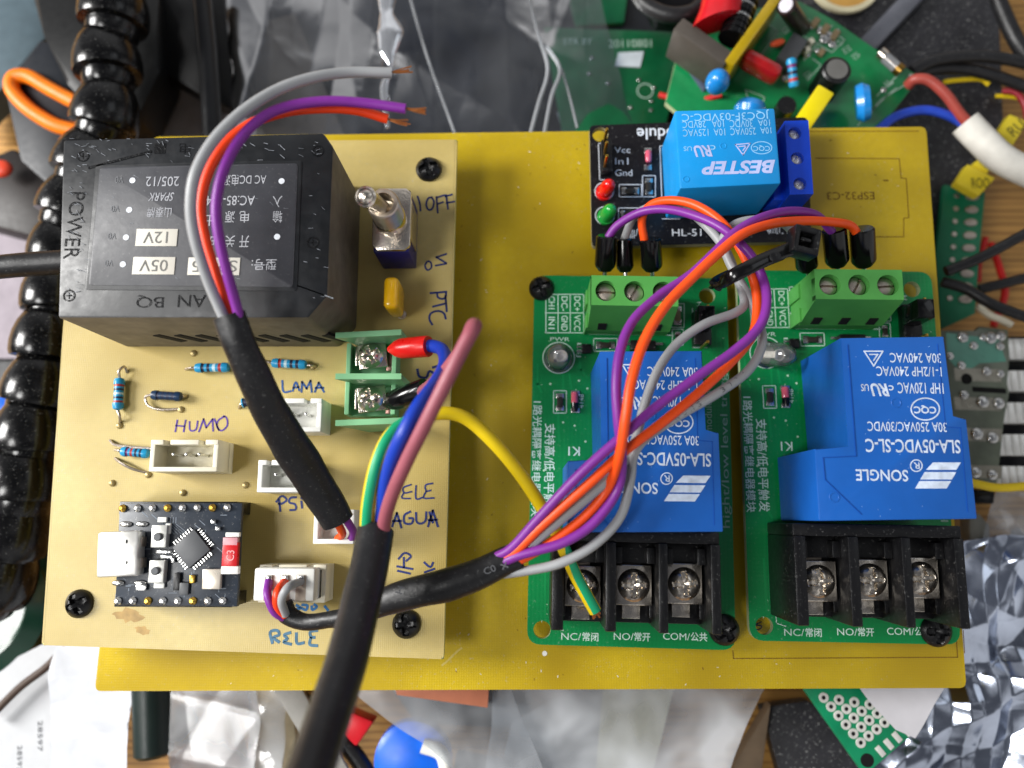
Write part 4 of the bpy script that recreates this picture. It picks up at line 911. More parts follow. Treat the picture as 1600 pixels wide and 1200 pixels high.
# zip tie
zt_ = thing('zip_tie', 'black zip tie with a square head cinching the wire bundle beside the right green terminal', 'zip tie', tuple(at(1185, 420, 2.5)[:2]) + (2.4,))
b = MB(); b.tube([at(*p) for p in ((1117, 447, 2.7), (1128, 441, 3.1), (1145, 431, 3.35), (1170, 418, 3.4), (1198, 404, 3.32), (1225, 393, 3.2), (1248, 384, 3.1))], .125, BLKG, 12, 6, flat=.35)
b.tube([at(*p) for p in ((1117, 447, 2.7), (1125, 440, 2.35), (1150, 428, 2.2), (1190, 408, 2.2), (1225, 394, 2.5), (1240, 388, 2.9))], .14, BLKG, 12, 6, flat=.35)
st = b.build('strap', zt_); MB().lathe([(.1, 0), (.1, .03), (.08, .04)], at(1211, 402, 3.36), (0, 0, 1), BLK, 20).build('strap_button', st)
b = MB(); hcx = at(1252, 381, 3.1); M3 = Matrix.Rotation(R(-12), 3, 'Z') @ Matrix.Rotation(R(8), 3, 'Y')
for dx, dy, sx, sy in ((-.19, 0, .1, .5), (.19, 0, .1, .5), (0, -.19, .4, .12), (0, .19, .4, .12)): b.obox(hcx + M3 @ Vector((dx, dy, .05)), (sx, sy, .36), BLK, M3, .03)
b.obox(hcx + M3 @ Vector((0, 0, -.02)), (.3, .3, .1), BLKG, M3, .01); b.obox(hcx + M3 @ Vector((.0, .02, .1)), (.2, .07, .16), BLK, M3, .02); b.build('zip_head', zt_)

# flattened black sleeve of the control harness
hs = thing('cable_sleeve', 'flattened black heat shrink sleeve bunching the control wires, faint white print at its wide end', 'cable sleeve', tuple(at(620, 935, ZC)[:2]) + (ZC,))
b = MB(); b.tube([at(*p) for p in ((440, 945, 1.95), (452, 962, 1.9), (478, 972, 1.95), (515, 968, 2.1), (545, 963, 2.25), (585, 945, 2.4), (640, 928, 2.6), (700, 914, 2.7), (750, 896, 2.7), (790, 876, 2.72), (812, 868, 2.75))], [.2, .17, .15, .15, .17, .24, .27, .28, .27, .25, .23], SHR, 22, 8, flat=.8, jit=.09)
so = b.build('sleeve', hs)
b = MB()
for t, x, y, a in (('C0', 765, 890, .35), ('×', 788, 884, .4), ('H', 625, 922, 1.2)):
    c = at(x, y, 2.97 if x > 700 else 2.85); b.text(t, c, .2 if len(t) > 1 else .12, .13, LIP, rot=a, M=Matrix.Rotation(a, 3, 'Z') @ Matrix.Rotation(R(28), 3, 'X'))
b.build('worn_print', so)
for m, pts, n_ in ((PUR, ((420, 908, 1.95), (418, 930, 2.15), (428, 955, 2.1), (445, 966, 1.95)), 'purple_core'), (ORR, ((445, 908, 1.95), (434, 925, 2.25), (433, 945, 2.2), (445, 962, 2.0)), 'orange_core'), (GRY, ((470, 908, 1.95), (450, 918, 2.35), (440, 938, 2.3), (446, 960, 2.05)), 'grey_core')):
    q = MB(); q.tube([at(*p) for p in pts], .075, m, 14, 7); q.build(n_, hs)

# three-core probe cable with black sleeve
pc = thing('probe_cable', 'black sleeved cable over the power supply, three bare-tipped cores grey, purple and orange', 'cable', tuple(at(450, 660, ZC)[:2]) + (ZC,))
b = MB(); b.tube([at(*p) for p in ((358, 492, 4.35), (375, 540, 4.2), (402, 600, 3.85), (430, 655, 3.4), (460, 705, 2.95), (495, 760, 2.5), (528, 815, 2.1))], [.26, .27, .29, .32, .34, .33, .3], SHR, 26, 10, flat=.62, jit=.08); sl = b.build('sleeve', pc)
for m, pts, n_, tipp in (
    (GRY, ((362, 520, 4.25), (345, 485, 4.35), (322, 430, 4.65), (304, 370, 4.95), (298, 320, 5.15), (306, 270, 5.3), (332, 222, 5.3), (375, 178, 5.2), (430, 142, 5.0), (490, 121, 4.8), (550, 113, 4.6), (612, 114, 4.5)), 'grey_core', ((611, 113, 4.5), (622, 112, 4.5), (642, 109, 4.5))),
    (ORR, ((368, 520, 4.1), (358, 488, 4.2), (338, 430, 4.35), (320, 370, 4.5), (314, 320, 4.6), (325, 270, 4.7), (352, 225, 4.75), (395, 192, 4.7), (450, 174, 4.6), (510, 169, 4.5), (560, 173, 4.4), (606, 186, 4.3)), 'orange_core', ((604, 185, 4.3), (620, 190, 4.3), (638, 192, 4.3))),
    (PUR, ((378, 520, 4.3), (372, 488, 4.4), (356, 430, 4.7), (342, 370, 4.95), (338, 320, 5.1), (348, 270, 5.2), (372, 222, 5.15), (408, 185, 5.0), (450, 166, 4.85), (510, 158, 4.75), (570, 161, 4.65), (634, 170, 4.6)), 'purple_core', ((632, 169, 4.6), (648, 172, 4.6), (664, 173, 4.6)))):
    q = MB(); q.tube([at(*p) for p in pts], .082 if m is not GRY else .088, m, 16, 8); co = q.build(n_, pc); q = MB(); P = [at(*p) for p in tipp]
    for k_ in range(6):
        d = Vector((rnd.uniform(-1, 1), rnd.uniform(-1, 1), rnd.uniform(-1, 1))) * .035; q.tube([P[0], P[1] + d * .6, P[2] + d * 1.3], .012, COP, 6, 3)
    q.build('bare_copper', co)
for m, pts, n_ in ((ORG, ((520, 805, 2.2), (530, 822, 2.0), (535, 834, 1.7), (528, 842, 1.5)), 'orange_core'), (PUR, ((535, 803, 2.2), (545, 818, 2.0), (552, 832, 1.75), (548, 844, 1.5)), 'purple_core')):
    q = MB(); q.tube([at(*p) for p in pts], .075, m, 14, 7); q.build(n_, pc)

# thick mains cable
mc = thing('mains_cable', 'thick black round cable rising from the bottom edge, with blue, brown-pink and striped earth cores', 'cable', tuple(at(500, 1100, 0)[:2]) + (0,))
MP = [(587, 832, 3.3), (578, 880, 3.6), (562, 950, 4.1), (542, 1030, 4.7), (516, 1110, 5.3), (490, 1190, 5.9), (455, 1290, 6.6)]
b = MB(); b.tube([at(*p) for p in MP], .305, BLKR, 32, 8, caps=False)
p0 = at(*MP[0]); p1 = at(*MP[1]); ax = (p0 - p1).normalized(); b.lathe([(.305, 0), (.3, .02), (.26, .02), (.25, -.15)], p0, ax, BLKR, 32, caps=False); b.build('outer_sheath', mc)
def core(n_, m, pts, r=.13):
    q = MB(); q.tube([at(*p) for p in pts], r, m, 18, 8); return q.build(n_, mc)
cb = core('blue_core', BLUW, ((596, 845, 3.2), (598, 800, 3.5), (603, 760, 3.8), (614, 715, 4.2), (632, 675, 4.5), (656, 632, 4.4), (680, 600, 3.9), (695, 570, 3.2), (692, 548, 2.7), (677, 541, 2.4), (664, 541, 2.35)), .12)
q = MB(); A, B_ = at(670, 541, 2.38), at(607, 546, 2.0); L = (B_ - A).length; q.lathe([(.19, 0), (.2, .02), (.195, L * .66), (.16, L * .8), (.08, L * .95), (.05, L)], A, B_ - A, REDF, 26); fo = q.build('ferrule', cb); fo['label'] = 'red ferrule'
ck = core('brown_pink_core', PNK, ((602, 850, 3.2), (600, 820, 3.5), (612, 775, 3.95), (638, 715, 4.4), (668, 655, 4.75), (700, 590, 5.0), (725, 540, 5.1), (738, 516, 5.1), (742, 508, 4.9), (737, 512, 4.6), (725, 540, 4.3), (700, 575, 3.6), (675, 600, 2.9), (655, 615, 2.4)), .112)
q = MB(); A, B_ = at(665, 607, 2.45), at(600, 632, 1.95); L = (B_ - A).length; q.lathe([(.19, 0), (.2, .02), (.2, L * .68), (.16, L * .82), (.08, L * .95), (.05, L)], A, B_ - A, BLKG, 26); fo = q.build('ferrule', ck); fo['label'] = 'black ferrule'
# striped earth core: one tube whose sides alternate green and yellow, slowly twisting
def striped(pts, r, m1, m2, tw0, tw1, seg=20, sub=8, ratio=.42, marks=None):
    b = MB(); n = len(pts); P = [at(*p) for p in pts]; Q = []
    for i in range(n - 1):
        p0_ = P[i - 1] if i else P[0] * 2 - P[1]; pa, pb = P[i], P[i + 1]; p3 = P[i + 2] if i + 2 < n else P[-1] * 2 - P[-2]
        for k_ in range(sub):
            t = k_ / sub; Q.append(.5 * ((2 * pa) + (pb - p0_) * t + (2 * p0_ - 5 * pa + 4 * pb - p3) * t * t + (3 * pa - p0_ - 3 * pb + p3) * t ** 3))
    Q.append(P[-1]); vs = []; fs = []; ms = []
    for i, q in enumerate(Q):
        t = (Q[min(i + 1, len(Q) - 1)] - Q[max(i - 1, 0)]).normalized(); u = t.cross(Vector((0, 0, 1))).normalized(); v = u.cross(t); tw = tw0 + (tw1 - tw0) * (i / len(Q))
        if marks: 
            f_ = i / (len(Q) - 1) * (len(marks) - 1); a_ = int(min(f_, len(marks) - 2)); tw = marks[a_] + (marks[a_ + 1] - marks[a_]) * (f_ - a_)
        for k_ in range(seg): a = 2 * math.pi * k_ / seg + tw; vs.append(q + (u * math.cos(a) + v * math.sin(a)) * r)
    for i in range(len(Q) - 1):
        for k_ in range(seg): k2 = (k_ + 1) % seg; fs.append([i * seg + k_, i * seg + k2, (i + 1) * seg + k2, (i + 1) * seg + k_]); ms.append(m1 if k_ / seg < ratio else m2)
    return b.add(vs, fs, ms)
b = striped([(574, 850, 3.2), (573, 815, 3.45), (578, 770, 3.7), (590, 720, 3.85), (610, 680, 3.8), (640, 658, 3.6), (680, 646, 3.5), (725, 652, 3.4), (770, 690, 3.25), (812, 740, 3.0), (845, 790, 2.75), (868, 830, 2.6), (882, 860, 2.45), (900, 900, 2.25), (930, 955, 2.05)], .115, GRNW, YELW, 0, 0, ratio=.24, marks=[.62, .62, .62, .7, .8, 1.9, 3.2, 3.8, 3.9, 3.9, 3.7, 2.8, 1.5, 1.05, 1.0])
es = b.build('striped_earth_core', mc); q = MB()
for k_ in range(9): d = Vector((rnd.uniform(-.07, .07), rnd.uniform(-.07, .07), rnd.uniform(-.05, .05))); p = at(929, 953, 2.05); q.tube([p + d * .7, p + d + Vector((.05, -.09, -.02))], .02, COP, 6, 2, smooth=False)
q.build('bare_copper', es)

# black cord into the supply from the left edge
b = MB(); b.tube([at(*p) for p in ((-90, 425, 1.9), (0, 417, 2.0), (60, 412, 2.0), (130, 408, 2.0), (170, 406, 2.0))], .235, BLKR, 24, 6)
solo(b, 'mains_lead', 'short matte black cord meeting the left side of the power supply', 'cord')

# ================================================================ the clutter round the boards
def slab(name, label, cat, pts, zt, h, m, bev=.02, mside=None, group=None):
    b = MB(); b.prism(ccw([tuple(p)[:2] for p in poly(pts, zt)]), zt - h, zt, m, bev=bev, mside=mside); return solo(b, name, label, cat, group, ang=30)
def cord(name, label, cat, pts, r, m, group=None, flat=None):
    b = MB(); b.tube([at(*p) for p in pts], r, m, 16, 7, flat=flat); return solo(b, name, label, cat, group)

# segmented black hose: ball-and-socket links
def hose(name, label, links):
    h = thing(name, label, 'flexible arm', at(*links[0][:3])); P = [at(*l[:3]) for l in links]
    for i, l in enumerate(links):
        c = P[i]; d = (P[min(i + 1, len(P) - 1)] - P[max(i - 1, 0)]).normalized(); r = l[3]
        b = MB(); HB = mat('hose_black', '0a0a0b', .2, rv=.1, var=.4, dust=.22, bump=.12, bs=9); b.lathe([(r * .4, -r * 1.0), (r * .6, -r * .98), (r * .68, -r * .9), (r * .84, -r * .62), (r * .95, -r * .3), (r, 0), (r * 1.0, r * .3), (r * .96, r * .42), (r * .82, r * .45), (r * .76, r * .46), (r * .74, r * .75), (r * .6, r * .95)], c, d + Vector((rnd.uniform(-.14, .14), rnd.uniform(-.1, .1), rnd.uniform(-.1, .1))), HB, 36); b.build('link', h, ang=50)
    return h
hose('segmented_arm', 'glossy black ball-jointed flexible arm running down beside the cream board', [(182, -60, -.2, .8), (178, 20, -.3, .8), (168, 98, -.4, .78), (165, 180, -.5, .76), (135, 255, -.6, .74), (112, 322, -.7, .74), (96, 392, -.8, .72), (86, 464, -.8, .72), (74, 536, -.8, .76), (62, 608, -.8, .78), (50, 680, -.8, .8), (38, 754, -.9, .84), (20, 832, -1.1, .84), (-8, 905, -1.3, .86)])
slab('power_tool', 'dark round plastic tool housing behind the segmented arm', 'tool', [(40, -30), (70, 60), (100, 130), (150, 190), (215, 185), (250, 110), (248, 0), (240, -40)], -1.6, 1.2, mat('dull_black_tool', '070809', .5), bev=.2)
slab('tool_bracket', 'dark grey triangular plastic piece beside the black rod', 'plastic part', [(235, -40), (345, -40), (372, 180), (352, 160), (335, 160), (250, 110)], -2.0, .6, mat('slate_plastic', '08090b', .55), bev=.08)
tg = thing('plier_grip', 'dark tool grip with an orange rubber loop at its end', 'tool', at(60, 150, -3.2))
b = MB(); b.prism(ccw([tuple(p)[:2] for p in poly([(62, 60), (95, 70), (130, 200), (110, 320), (30, 250), (5, 135)], -1.8)]), -2.9, -1.8, mat('navy_grip', '14181f', .5), bev=.1); b.build('grip', tg)
b = MB(); b.tube([at(*p) for p in ((118, 160, -1.7), (80, 140, -1.68), (45, 120, -1.66), (22, 122, -1.66), (20, 142, -1.66), (45, 170, -1.66), (85, 195, -1.7), (120, 205, -1.75))], .19, mat('orange_rubber', 'ee7a0c', .45), 14, 6); b.build('orange_loop', tg)
slab('tool_case', 'teal-grey plastic panel in the corner behind the orange-looped grip', 'panel', [(-60, -40), (60, -40), (70, 60), (0, 140), (-60, 200)], -3.0, .8, mat('teal_grey', '4e5e66', .45), bev=.05)
b = MB(); b.prism(ccw([tuple(p)[:2] for p in poly([(-40, 255), (20, 230), (100, 300), (90, 380), (-40, 345)], -2.6)]), -3.8, -2.6, mat('dark_brown_tool', '1f1917', .5), bev=.1); solo(b, 'hand_tool', 'dark brown tool handle above the black cord', 'tool')
b = MB(); b.ball(at(2, 264, -2.2), .3, mat('red_orange_plastic', 'd8452a', .4), 18, (1, .8, .5)); solo(b, 'red_bead', 'small red-orange plastic bead at the edge above the black cord', 'bead')
slab('paper_sheet', 'pale grey paper lying under the black rod', 'paper', [(205, 90), (400, 60), (420, 260), (200, 250)], -3.4, .03, mat('pale_paper', 'aaa6a8', .8), bev=0)
slab('paper_sheet', 'pale lilac paper under the segmented arm beside the cord', 'paper', [(-60, 350), (130, 340), (130, 560), (-60, 560)], -3.5, .03, mat('lilac_paper', '9d949c', .8), bev=0)
cord('steel_rod', 'straight black rod standing between the segmented arm and the plastic bag', 'rod', [(312, -40, -1.4), (322, 60, -1.4), (328, 140, -1.4), (332, 240, -1.4)], .24, mat('satin_black_rod', '0e0f12', .35))
slab('antistatic_bag', 'dark blue-grey antistatic bag under the clear plastic', 'bag', [(335, -40), (860, -40), (905, 260), (420, 260)], -3.3, .12, mat('navy_bag', '10141f', .5, bump=.3, bs=2, var=.5, vs=.8), bev=.05)
slab('cardboard_offcut', 'brown cardboard scrap showing through the clear plastic', 'cardboard', [(395, 40), (460, 20), (545, 230), (400, 235)], -3.1, .1, mat('grey_card', '6b6156', .8), bev=.01)
slab('paper_offcut', 'small grey paper square glimpsed under the clear plastic bag', 'paper', [(870, 175), (895, 172), (905, 200), (880, 208)], -2.6, .02, mat('grey_scrap', '8b8d92', .8), bev=0)
FILM = film_mat('clear_film', 'd4dae4', .035, .1, .3)
FILM2 = film_mat('milky_film', 'd6dade', .28, .16, .5)
b = MB(); sheet(b, [(340, -50), (925, -50), (1000, 215), (380, 250)], -2.0, 1.5, FILM, 170, 60, 14, .42, a0=R(17), k=5, dz=(0, 0, -.2, .4))
solo(b, 'plastic_bag', 'crinkled clear plastic bag catching bright highlights above the yellow board', 'bag', ang=60)
b = MB(); b.tube([at(*p) for p in ((824, -20, -1.2), (840, 50, -1.15), (856, 108, -1.1), (842, 160, -1.05), (828, 212, -1.0))], .05, FILM2, 8, 5); b.tube([at(*p) for p in ((850, 70, -1.2), (875, 108, -1.1), (862, 150, -1.05), (850, 212, -1.0))], .05, FILM2, 8, 5)
b.tube([at(*p) for p in ((636, -20, -1.3), (668, 90, -1.3), (712, 212, -1.2))], .035, FILM2, 8, 5); b.tube([at(*p) for p in ((878, 108, -1.2), (890, 150, -1.2), (902, 200, -1.1))], .03, FILM2, 8, 5)
b.tube([at(*p) for p in ((606, -30, -1.2), (604, 20, -1.15), (609, 50, -1.1), (606, 80, -1.1), (610, 104, -1.1), (600, 140, -1.15), (606, 200, -1.2))], [.3, .16, .34, .22, .04, .1, .05], mat('film_fold_highlight', 'e6e9ee', .12, .85, bump=.5, bs=2), 14, 6, flat=.4)  # pale near-metal strand added to give the bag its white highlight
solo(b, 'folded_film', 'crisp folds of clear film, with a bright highlight strand added above the bare wire tips', 'plastic film')

def blob(b, x, y, z, r, m=TIN, sq=.5): b.ball(at(x, y, z), r, m, 14, (1, 1, sq))
# green boards behind
GP = mat('old_green_board', '0c5a35', .35, var=.2, coat=.3)
GP2 = mat('bright_green_board', '0f7a44', .35, var=.15, coat=.3)
t = thing('old_circuit_board', 'dark green circuit board with a white date code, half under the plastic bag', 'circuit board', at(960, 120, -2.5))
b = MB(); b.prism(ccw([tuple(p)[:2] for p in poly([(850, 42), (1057, 50), (1055, 128), (1040, 200), (880, 212)], -2.3)]), -2.46, -2.3, GP, bev=.02)
b.tpx('20110801', 951, 62, 1018, 74, -2.298, mat('worn_print', '9fb8a8', .6)); b.tpx('STR 8Y', 880, 60, 925, 70, -2.298, mat('worn_print', '9fb8a8', .6)); b.build('green_board', t)
slab('paper_label', 'small white label on the dark green board', 'label', [(966, 82), (1006, 80), (1000, 105), (961, 103)], -2.27, .025, mat('label_white', 'b9c2c8', .6), bev=0)
for x, y in ((985, 168), (1022, 137), (1018, 158), (1017, 172), (998, 125), (924, 90), (920, 115), (950, 130)): b = MB(); blob(b, x, y, -2.28, .05); b.build('solder_joint', t)
b = MB(); c = at(1008, 142, -2.29); b.ribbon([(c.x + .2 * math.cos(k * .3), c.y + .2 * math.sin(k * .3), -2.29) for k in range(22)], .03, mat('worn_print', '9fb8a8', .6)); b.build('printed_ring', t)
slab('dark_backing', 'dark plastic shell behind the green circuit boards', 'plastic shell', [(860, -40), (1260, -40), (1260, 60), (1100, 230), (1030, 240), (1045, 50), (860, 45)], -2.9, .6, mat('near_black', '14161a', .5), bev=.05)
slab('circuit_offcut', 'murky green circuit board corner behind the clear film at the top edge', 'circuit board', [(880, -40), (985, -40), (975, 35), (900, 40)], -2.7, .15, GP)

# switch-mode supply board with its parts
ZS = -1.3
sm = thing('adapter_board', 'green mains adapter board crowded with a transformer, coil and coloured capacitors', 'circuit board', at(1250, 120, ZS - .16))
b = MB(); b.prism(ccw([tuple(p)[:2] for p in poly([(1062, 70), (1140, 20), (1250, 2), (1300, 30), (1365, 75), (1438, 120), (1345, 240), (1135, 240), (1040, 160)], ZS)]), ZS - .16, ZS, GP2, bev=.01, mside=mat('green_board_edge', 'a9b58c')); zz = ZS + .002; WP = mat('worn_print', '9fb8a8', .6)
for pts in (((1262, 30), (1320, 62), (1300, 82), (1245, 50)), ((1270, 92), (1283, 102), (1262, 125)), ((1370, 150), (1405, 115)), ((1340, 196), (1385, 150), (1432, 122)), ((1165, 140), (1195, 152), (1190, 165), (1168, 152), (1165, 140)), ((1210, 175), (1225, 180), (1238, 160)), ((1180, 20), (1215, 50), (1190, 85)), ((1352, 190), (1372, 160), (1400, 138)), ((1256, 95), (1300, 40))): b.lpx(pts, zz, 1.8, WP)
for t_, x, y in (('R9', 1228, 47), ('C4', 1310, 68), ('D2', 1322, 78), ('X1', 1262, 118), ('F', 1388, 130), ('L', 1262, 160), ('Q3', 1337, 88)): b.tpx(t_, x - 6, y - 5, x + 7, y + 4, zz, WP, q=1, rot=.6)
b.build('green_board', sm)
for i, (x, y) in enumerate(((1268, 42), (1281, 49), (1294, 57), (1308, 50), (1300, 70), (1287, 62), (1277, 80), (1260, 85), (1228, 122), (1380, 141), (1424, 122), (1228, 158), (1236, 171), (1112, 88), (1168, 160))): b = MB(); blob(b, x, y, ZS, .08 + .03 * (i % 3), TIN, .7); b.build('solder_joint', sm)
for (x, y, w_, h_) in ((1272, 38, .16, .28), (1288, 48, .16, .28), (1303, 57, .16, .28), (1282, 84, .14, .2)): b = MB(); c = at(x, y, ZS); b.box((c.x, c.y, ZS), (w_, h_, .1), mat('chip_capacitor_top', '8c7a5a'), rot=R(-35), bev=.02); b.build('chip_component', sm)
for x, y in ((1263, 72), (1257, 85)): b = MB(); c = at(x, y, ZS); b.box((c.x, c.y, ZS), (.12, .14, .25), mat('ivory_lead', 'd8d4c0', .5), rot=.5); b.build('ivory_bead', sm)
# transformer
tf = MB(); YT = mat('yellow_core_tape', 'a58a0c', .3, coat=.4); FE = mat('ferrite_grey', '4c4640', .5)
def bar(b, p0, p1, z, wd, h, m, bev=.03):
    A, B_ = at(*p0, z), at(*p1, z); d = B_ - A; b.obox((A + B_) / 2 - Vector((0, 0, h / 2)), (d.length, wd, h), m, Matrix.Rotation(math.atan2(d.y, d.x), 3, 'Z'), bev)
bar(tf, (1060, 36), (1140, 92), -.1, .38, 1.1, FE); bar(tf, (1058, 43), (1134, 98), -.12, .06, 1.1, YT, .01); bar(tf, (1140, 98), (1226, -22), -.05, .24, 1.15, YT); co = tf.build('transformer_core', sm)
b = MB(); A, B_ = at(1150, -60, -.2), at(1106, 74, -.2); b.lathe([(.7, 0), (.62, .6), (.56, 1.2), (.62, 1.7)], A, B_ - A, mat('red_tape', 'c4121e', .25, coat=.5), 32, sq=((1, .3, 0), .8)); b.build('red_winding', co)
b = MB(); A, B_ = at(1172, -20, -.3), at(1143, 62, -.3); b.cyl(A, B_, .3, BLKG, 24)
for k_ in range(7): q = A.lerp(B_, .3 + k_ * .11); b.lathe([(.33, 0), (.33, .05)], q, B_ - A, TIN if k_ in (1, 3) else BLKG, 20)
b.build('black_winding', co)
bl = MB(); bl.ball(at(1121, 128, .0), .27, mat('blue_ceramic', '1482d0', .3, coat=.5), 24, (1, 1, 1.3)); bl.build('blue_disc_capacitor', sm)
bl = MB(); bl.lathe([(.1, -.17), (.32, -.15), (.38, 0), (.32, .15), (.1, .17)], at(1172, 172, -.6), (.25, 1, .1), mat('blue_ceramic', '1482d0'), 32); bl.build('blue_disc_capacitor', sm)
bl = MB(); bl.lathe([(.08, -.17), (.4, -.15), (.47, 0), (.4, .15), (.08, .17)], at(1348, 160, -.65), (1, -.12, .35), mat('blue_ceramic', '1482d0'), 36, sq=((0, 1, 0), .8)); bl.build('blue_disc_capacitor', sm)
b = MB(); A, B_ = at(1168, 94, -.55), at(1208, 116, -.55); d = B_ - A; b.obox((A + B_) / 2, (d.length + .34, .36, .55), mat('red_film_coat', '9c1418', .25, coat=.5), Matrix.Rotation(math.atan2(d.y, d.x), 3, 'Z') , .16); b.build('red_film_capacitor', sm)
b = MB(); axial(b, at(1236, 90, -.3), at(1241, 138, -.55), .12, [BANDV, BANDD, BANDR]); b.build('resistor', sm)
b = MB(); b.cyl(at(1252, 44, ZS), at(1228, 8, .0), .22, mat('brown_sleeve', '2a1a1a', .3), 24, bev=.03); b.lathe([(.16, 0), (.16, .01)], at(1228, 8, .01), at(1228, 8, .0) - at(1252, 44, ZS), mat('vent_silver', 'c8c4cc', .3, .6), 20); b.build('electrolytic_capacitor', sm)
b = MB(); bar(b, (1226, 95), (1252, 56), -.85, .42, .4, mat('chip_epoxy', '4b4d50')); b.build('control_chip', sm)
b = MB(); b.ball(at(1215, 67, -.9), .15, mat('orange_bead', 'e0562c', .4), 16, (1.3, .6, .6), Matrix.Rotation(.3, 3, 'Z')); b.build('orange_capacitor', sm)
c = at(1308, 108, -.35); b = MB(); b.cyl((c.x, c.y, ZS), (c.x, c.y, -.35), .34, BLK, 36, bev=.04); b.lathe([(.25, 0), (.25, .01)], (c.x, c.y, -.35), (0, 0, 1), mat('ferrite_top', '63625f', .6), 30); b.build('drum_coil', sm)
b = MB(); bar(b, (1254, 194), (1292, 138), -.25, .42, 1.0, mat('yellow_box_film', 'e6d20a', .35, var=.04), .04); b.build('yellow_box_capacitor', sm)
b = MB(); A, B_ = at(1374, 82, -.95), at(1408, 112, -.95); b.cyl(A, B_, .14, film_mat('amber_glass', 'c8a060', .2, .06, .1), 20); b.cyl(A, A.lerp(B_, .24), .15, STEEL, 20); b.cyl(A.lerp(B_, .78), B_, .15, mat('brass_cap', 'a07c3c', .35, 1), 20); b.build('glass_fuse', sm)
b = MB(); c = at(1228, 172, -.9); b.cyl((c.x - .15, c.y - .15, ZS), (c.x - .15, c.y - .15, -.4), .22, BLK, 20); b.build('small_electrolytic', sm)
slab('blue_grey_clip', 'blue-grey plastic clip between the two green circuit boards', 'clip', [(1062, 88), (1075, 82), (1112, 130), (1100, 142)], -1.2, .4, mat('blue_grey', '4a5468', .45), bev=.05)
cord('lead_wire', 'thin red wire running in under the blue disc capacitor', 'wire', [(1030, 148, -1.7), (1060, 155, -1.6), (1095, 156, -1.4), (1128, 148, -1.2)], .07, mat('red_wire', 'c41e1c', .4))
cord('mains_wire', 'brown-red mains wire arching from the adapter board into the white sheath', 'wire', [(1418, 134, -1.2), (1430, 124, -1.0), (1452, 126, -.9), (1478, 148, -.9), (1500, 178, -1.0), (1525, 205, -1.1)], .125, mat('brown_red_wire', '9c4238', .4))
cord('mains_wire', 'blue mains wire arching from the adapter board into the white sheath', 'wire', [(1370, 205, -1.3), (1400, 182, -1.2), (1440, 172, -1.1), (1475, 178, -1.1), (1505, 193, -1.2), (1530, 210, -1.2)], .11, mat('mid_blue_wire', '2446b8', .4))
cord('white_cable', 'thick dirty white cable sheath at the upper right edge', 'cable', [(1508, 192, -1.2), (1530, 215, -1.2), (1558, 243, -1.2), (1590, 262, -1.3), (1640, 285, -1.5)], .34, mat('dirty_white_sheath', 'd8d5cc', .5, var=.1, dust=.3, bump=.3, bs=6))
# dark speaker-like tray
tr = thing('plastic_tray', 'dusty dark grey plastic frame with a round opening at the top edge', 'plastic frame', at(1450, 120, -3.4))
DG = mat('dusty_dark_plastic', '26262a', .5, var=.25, dust=.9, bump=.3, bs=30)
b = MB(); b.prism(ccw([tuple(p)[:2] for p in poly([(1240, -60), (1560, -60), (1570, 200), (1500, 360), (1440, 420), (1400, 300), (1340, 250), (1250, 60)], -2.6)]), -3.3, -2.6, DG, bev=.08); b.build('dark_frame', tr)
b = MB(); bar(b, (1350, 75), (1450, -30), -2.2, .5, .35, mat('bevel_highlight_grey', '5c5e66', .3, bump=.2), .1); b.build('bevel_highlight', tr)  # highlight along the frame's bevel, painted as a lighter grey bar
b = MB(); c = at(1318, -28, -2.3); b.lathe([(.95, 0), (.95, .1), (.8, .1), (.8, 0)], c, (0, 0, 1), mat('cream_ring', 'c8c0a0', .5), 40, caps=False); b.lathe([(.8, 0), (.8, .03)], c, (0, 0, 1), mat('tan_disc', 'b88c44', .6), 40); b.build('round_opening', tr)
CG = 'black cables crossing behind the right side'
for pts, r, lb_ in ((((1425, 112, -1.9), (1460, 95, -1.8), (1520, 88, -1.7), (1570, 92, -1.7), (1640, 108, -1.7)), .15, 'upper of the two parallel black cables above the white sheath'),
                    (((1425, 118, -2.1), (1460, 108, -2.0), (1510, 108, -2.0), (1565, 122, -2.0), (1640, 150, -2.0)), .15, 'lower of the two parallel black cables above the white sheath'),
                    (((1545, -40, -1.8), (1568, 20, -1.8), (1592, 70, -1.8), (1630, 120, -1.9)), .19, 'thick black cable dropping in at the top right corner')): cord('black_cable', lb_, 'cable', pts, r, BLKR, CG)
cord('lead_wire', 'thin yellow wire kinking under the black cables', 'wire', [(1475, 128, -2.3), (1500, 125, -2.3), (1532, 124, -2.3), (1545, 132, -2.3)], .06, YELW)
cord('lead_wire', 'dark red wire curling at the right edge above the yellow tags', 'wire', [(1566, 142, -2.4), (1585, 144, -2.3), (1600, 160, -2.3), (1606, 185, -2.3)], .08, mat('dark_red_wire', '90202c', .4))
cord('lead_wire', 'thin yellow wire near the right edge above the cable tags', 'wire', [(1555, 150, -2.6), (1585, 152, -2.5), (1640, 168, -2.5)], .05, YELW)
TAG = mat('yellow_tag', 'd8c22c', .5, var=.06)
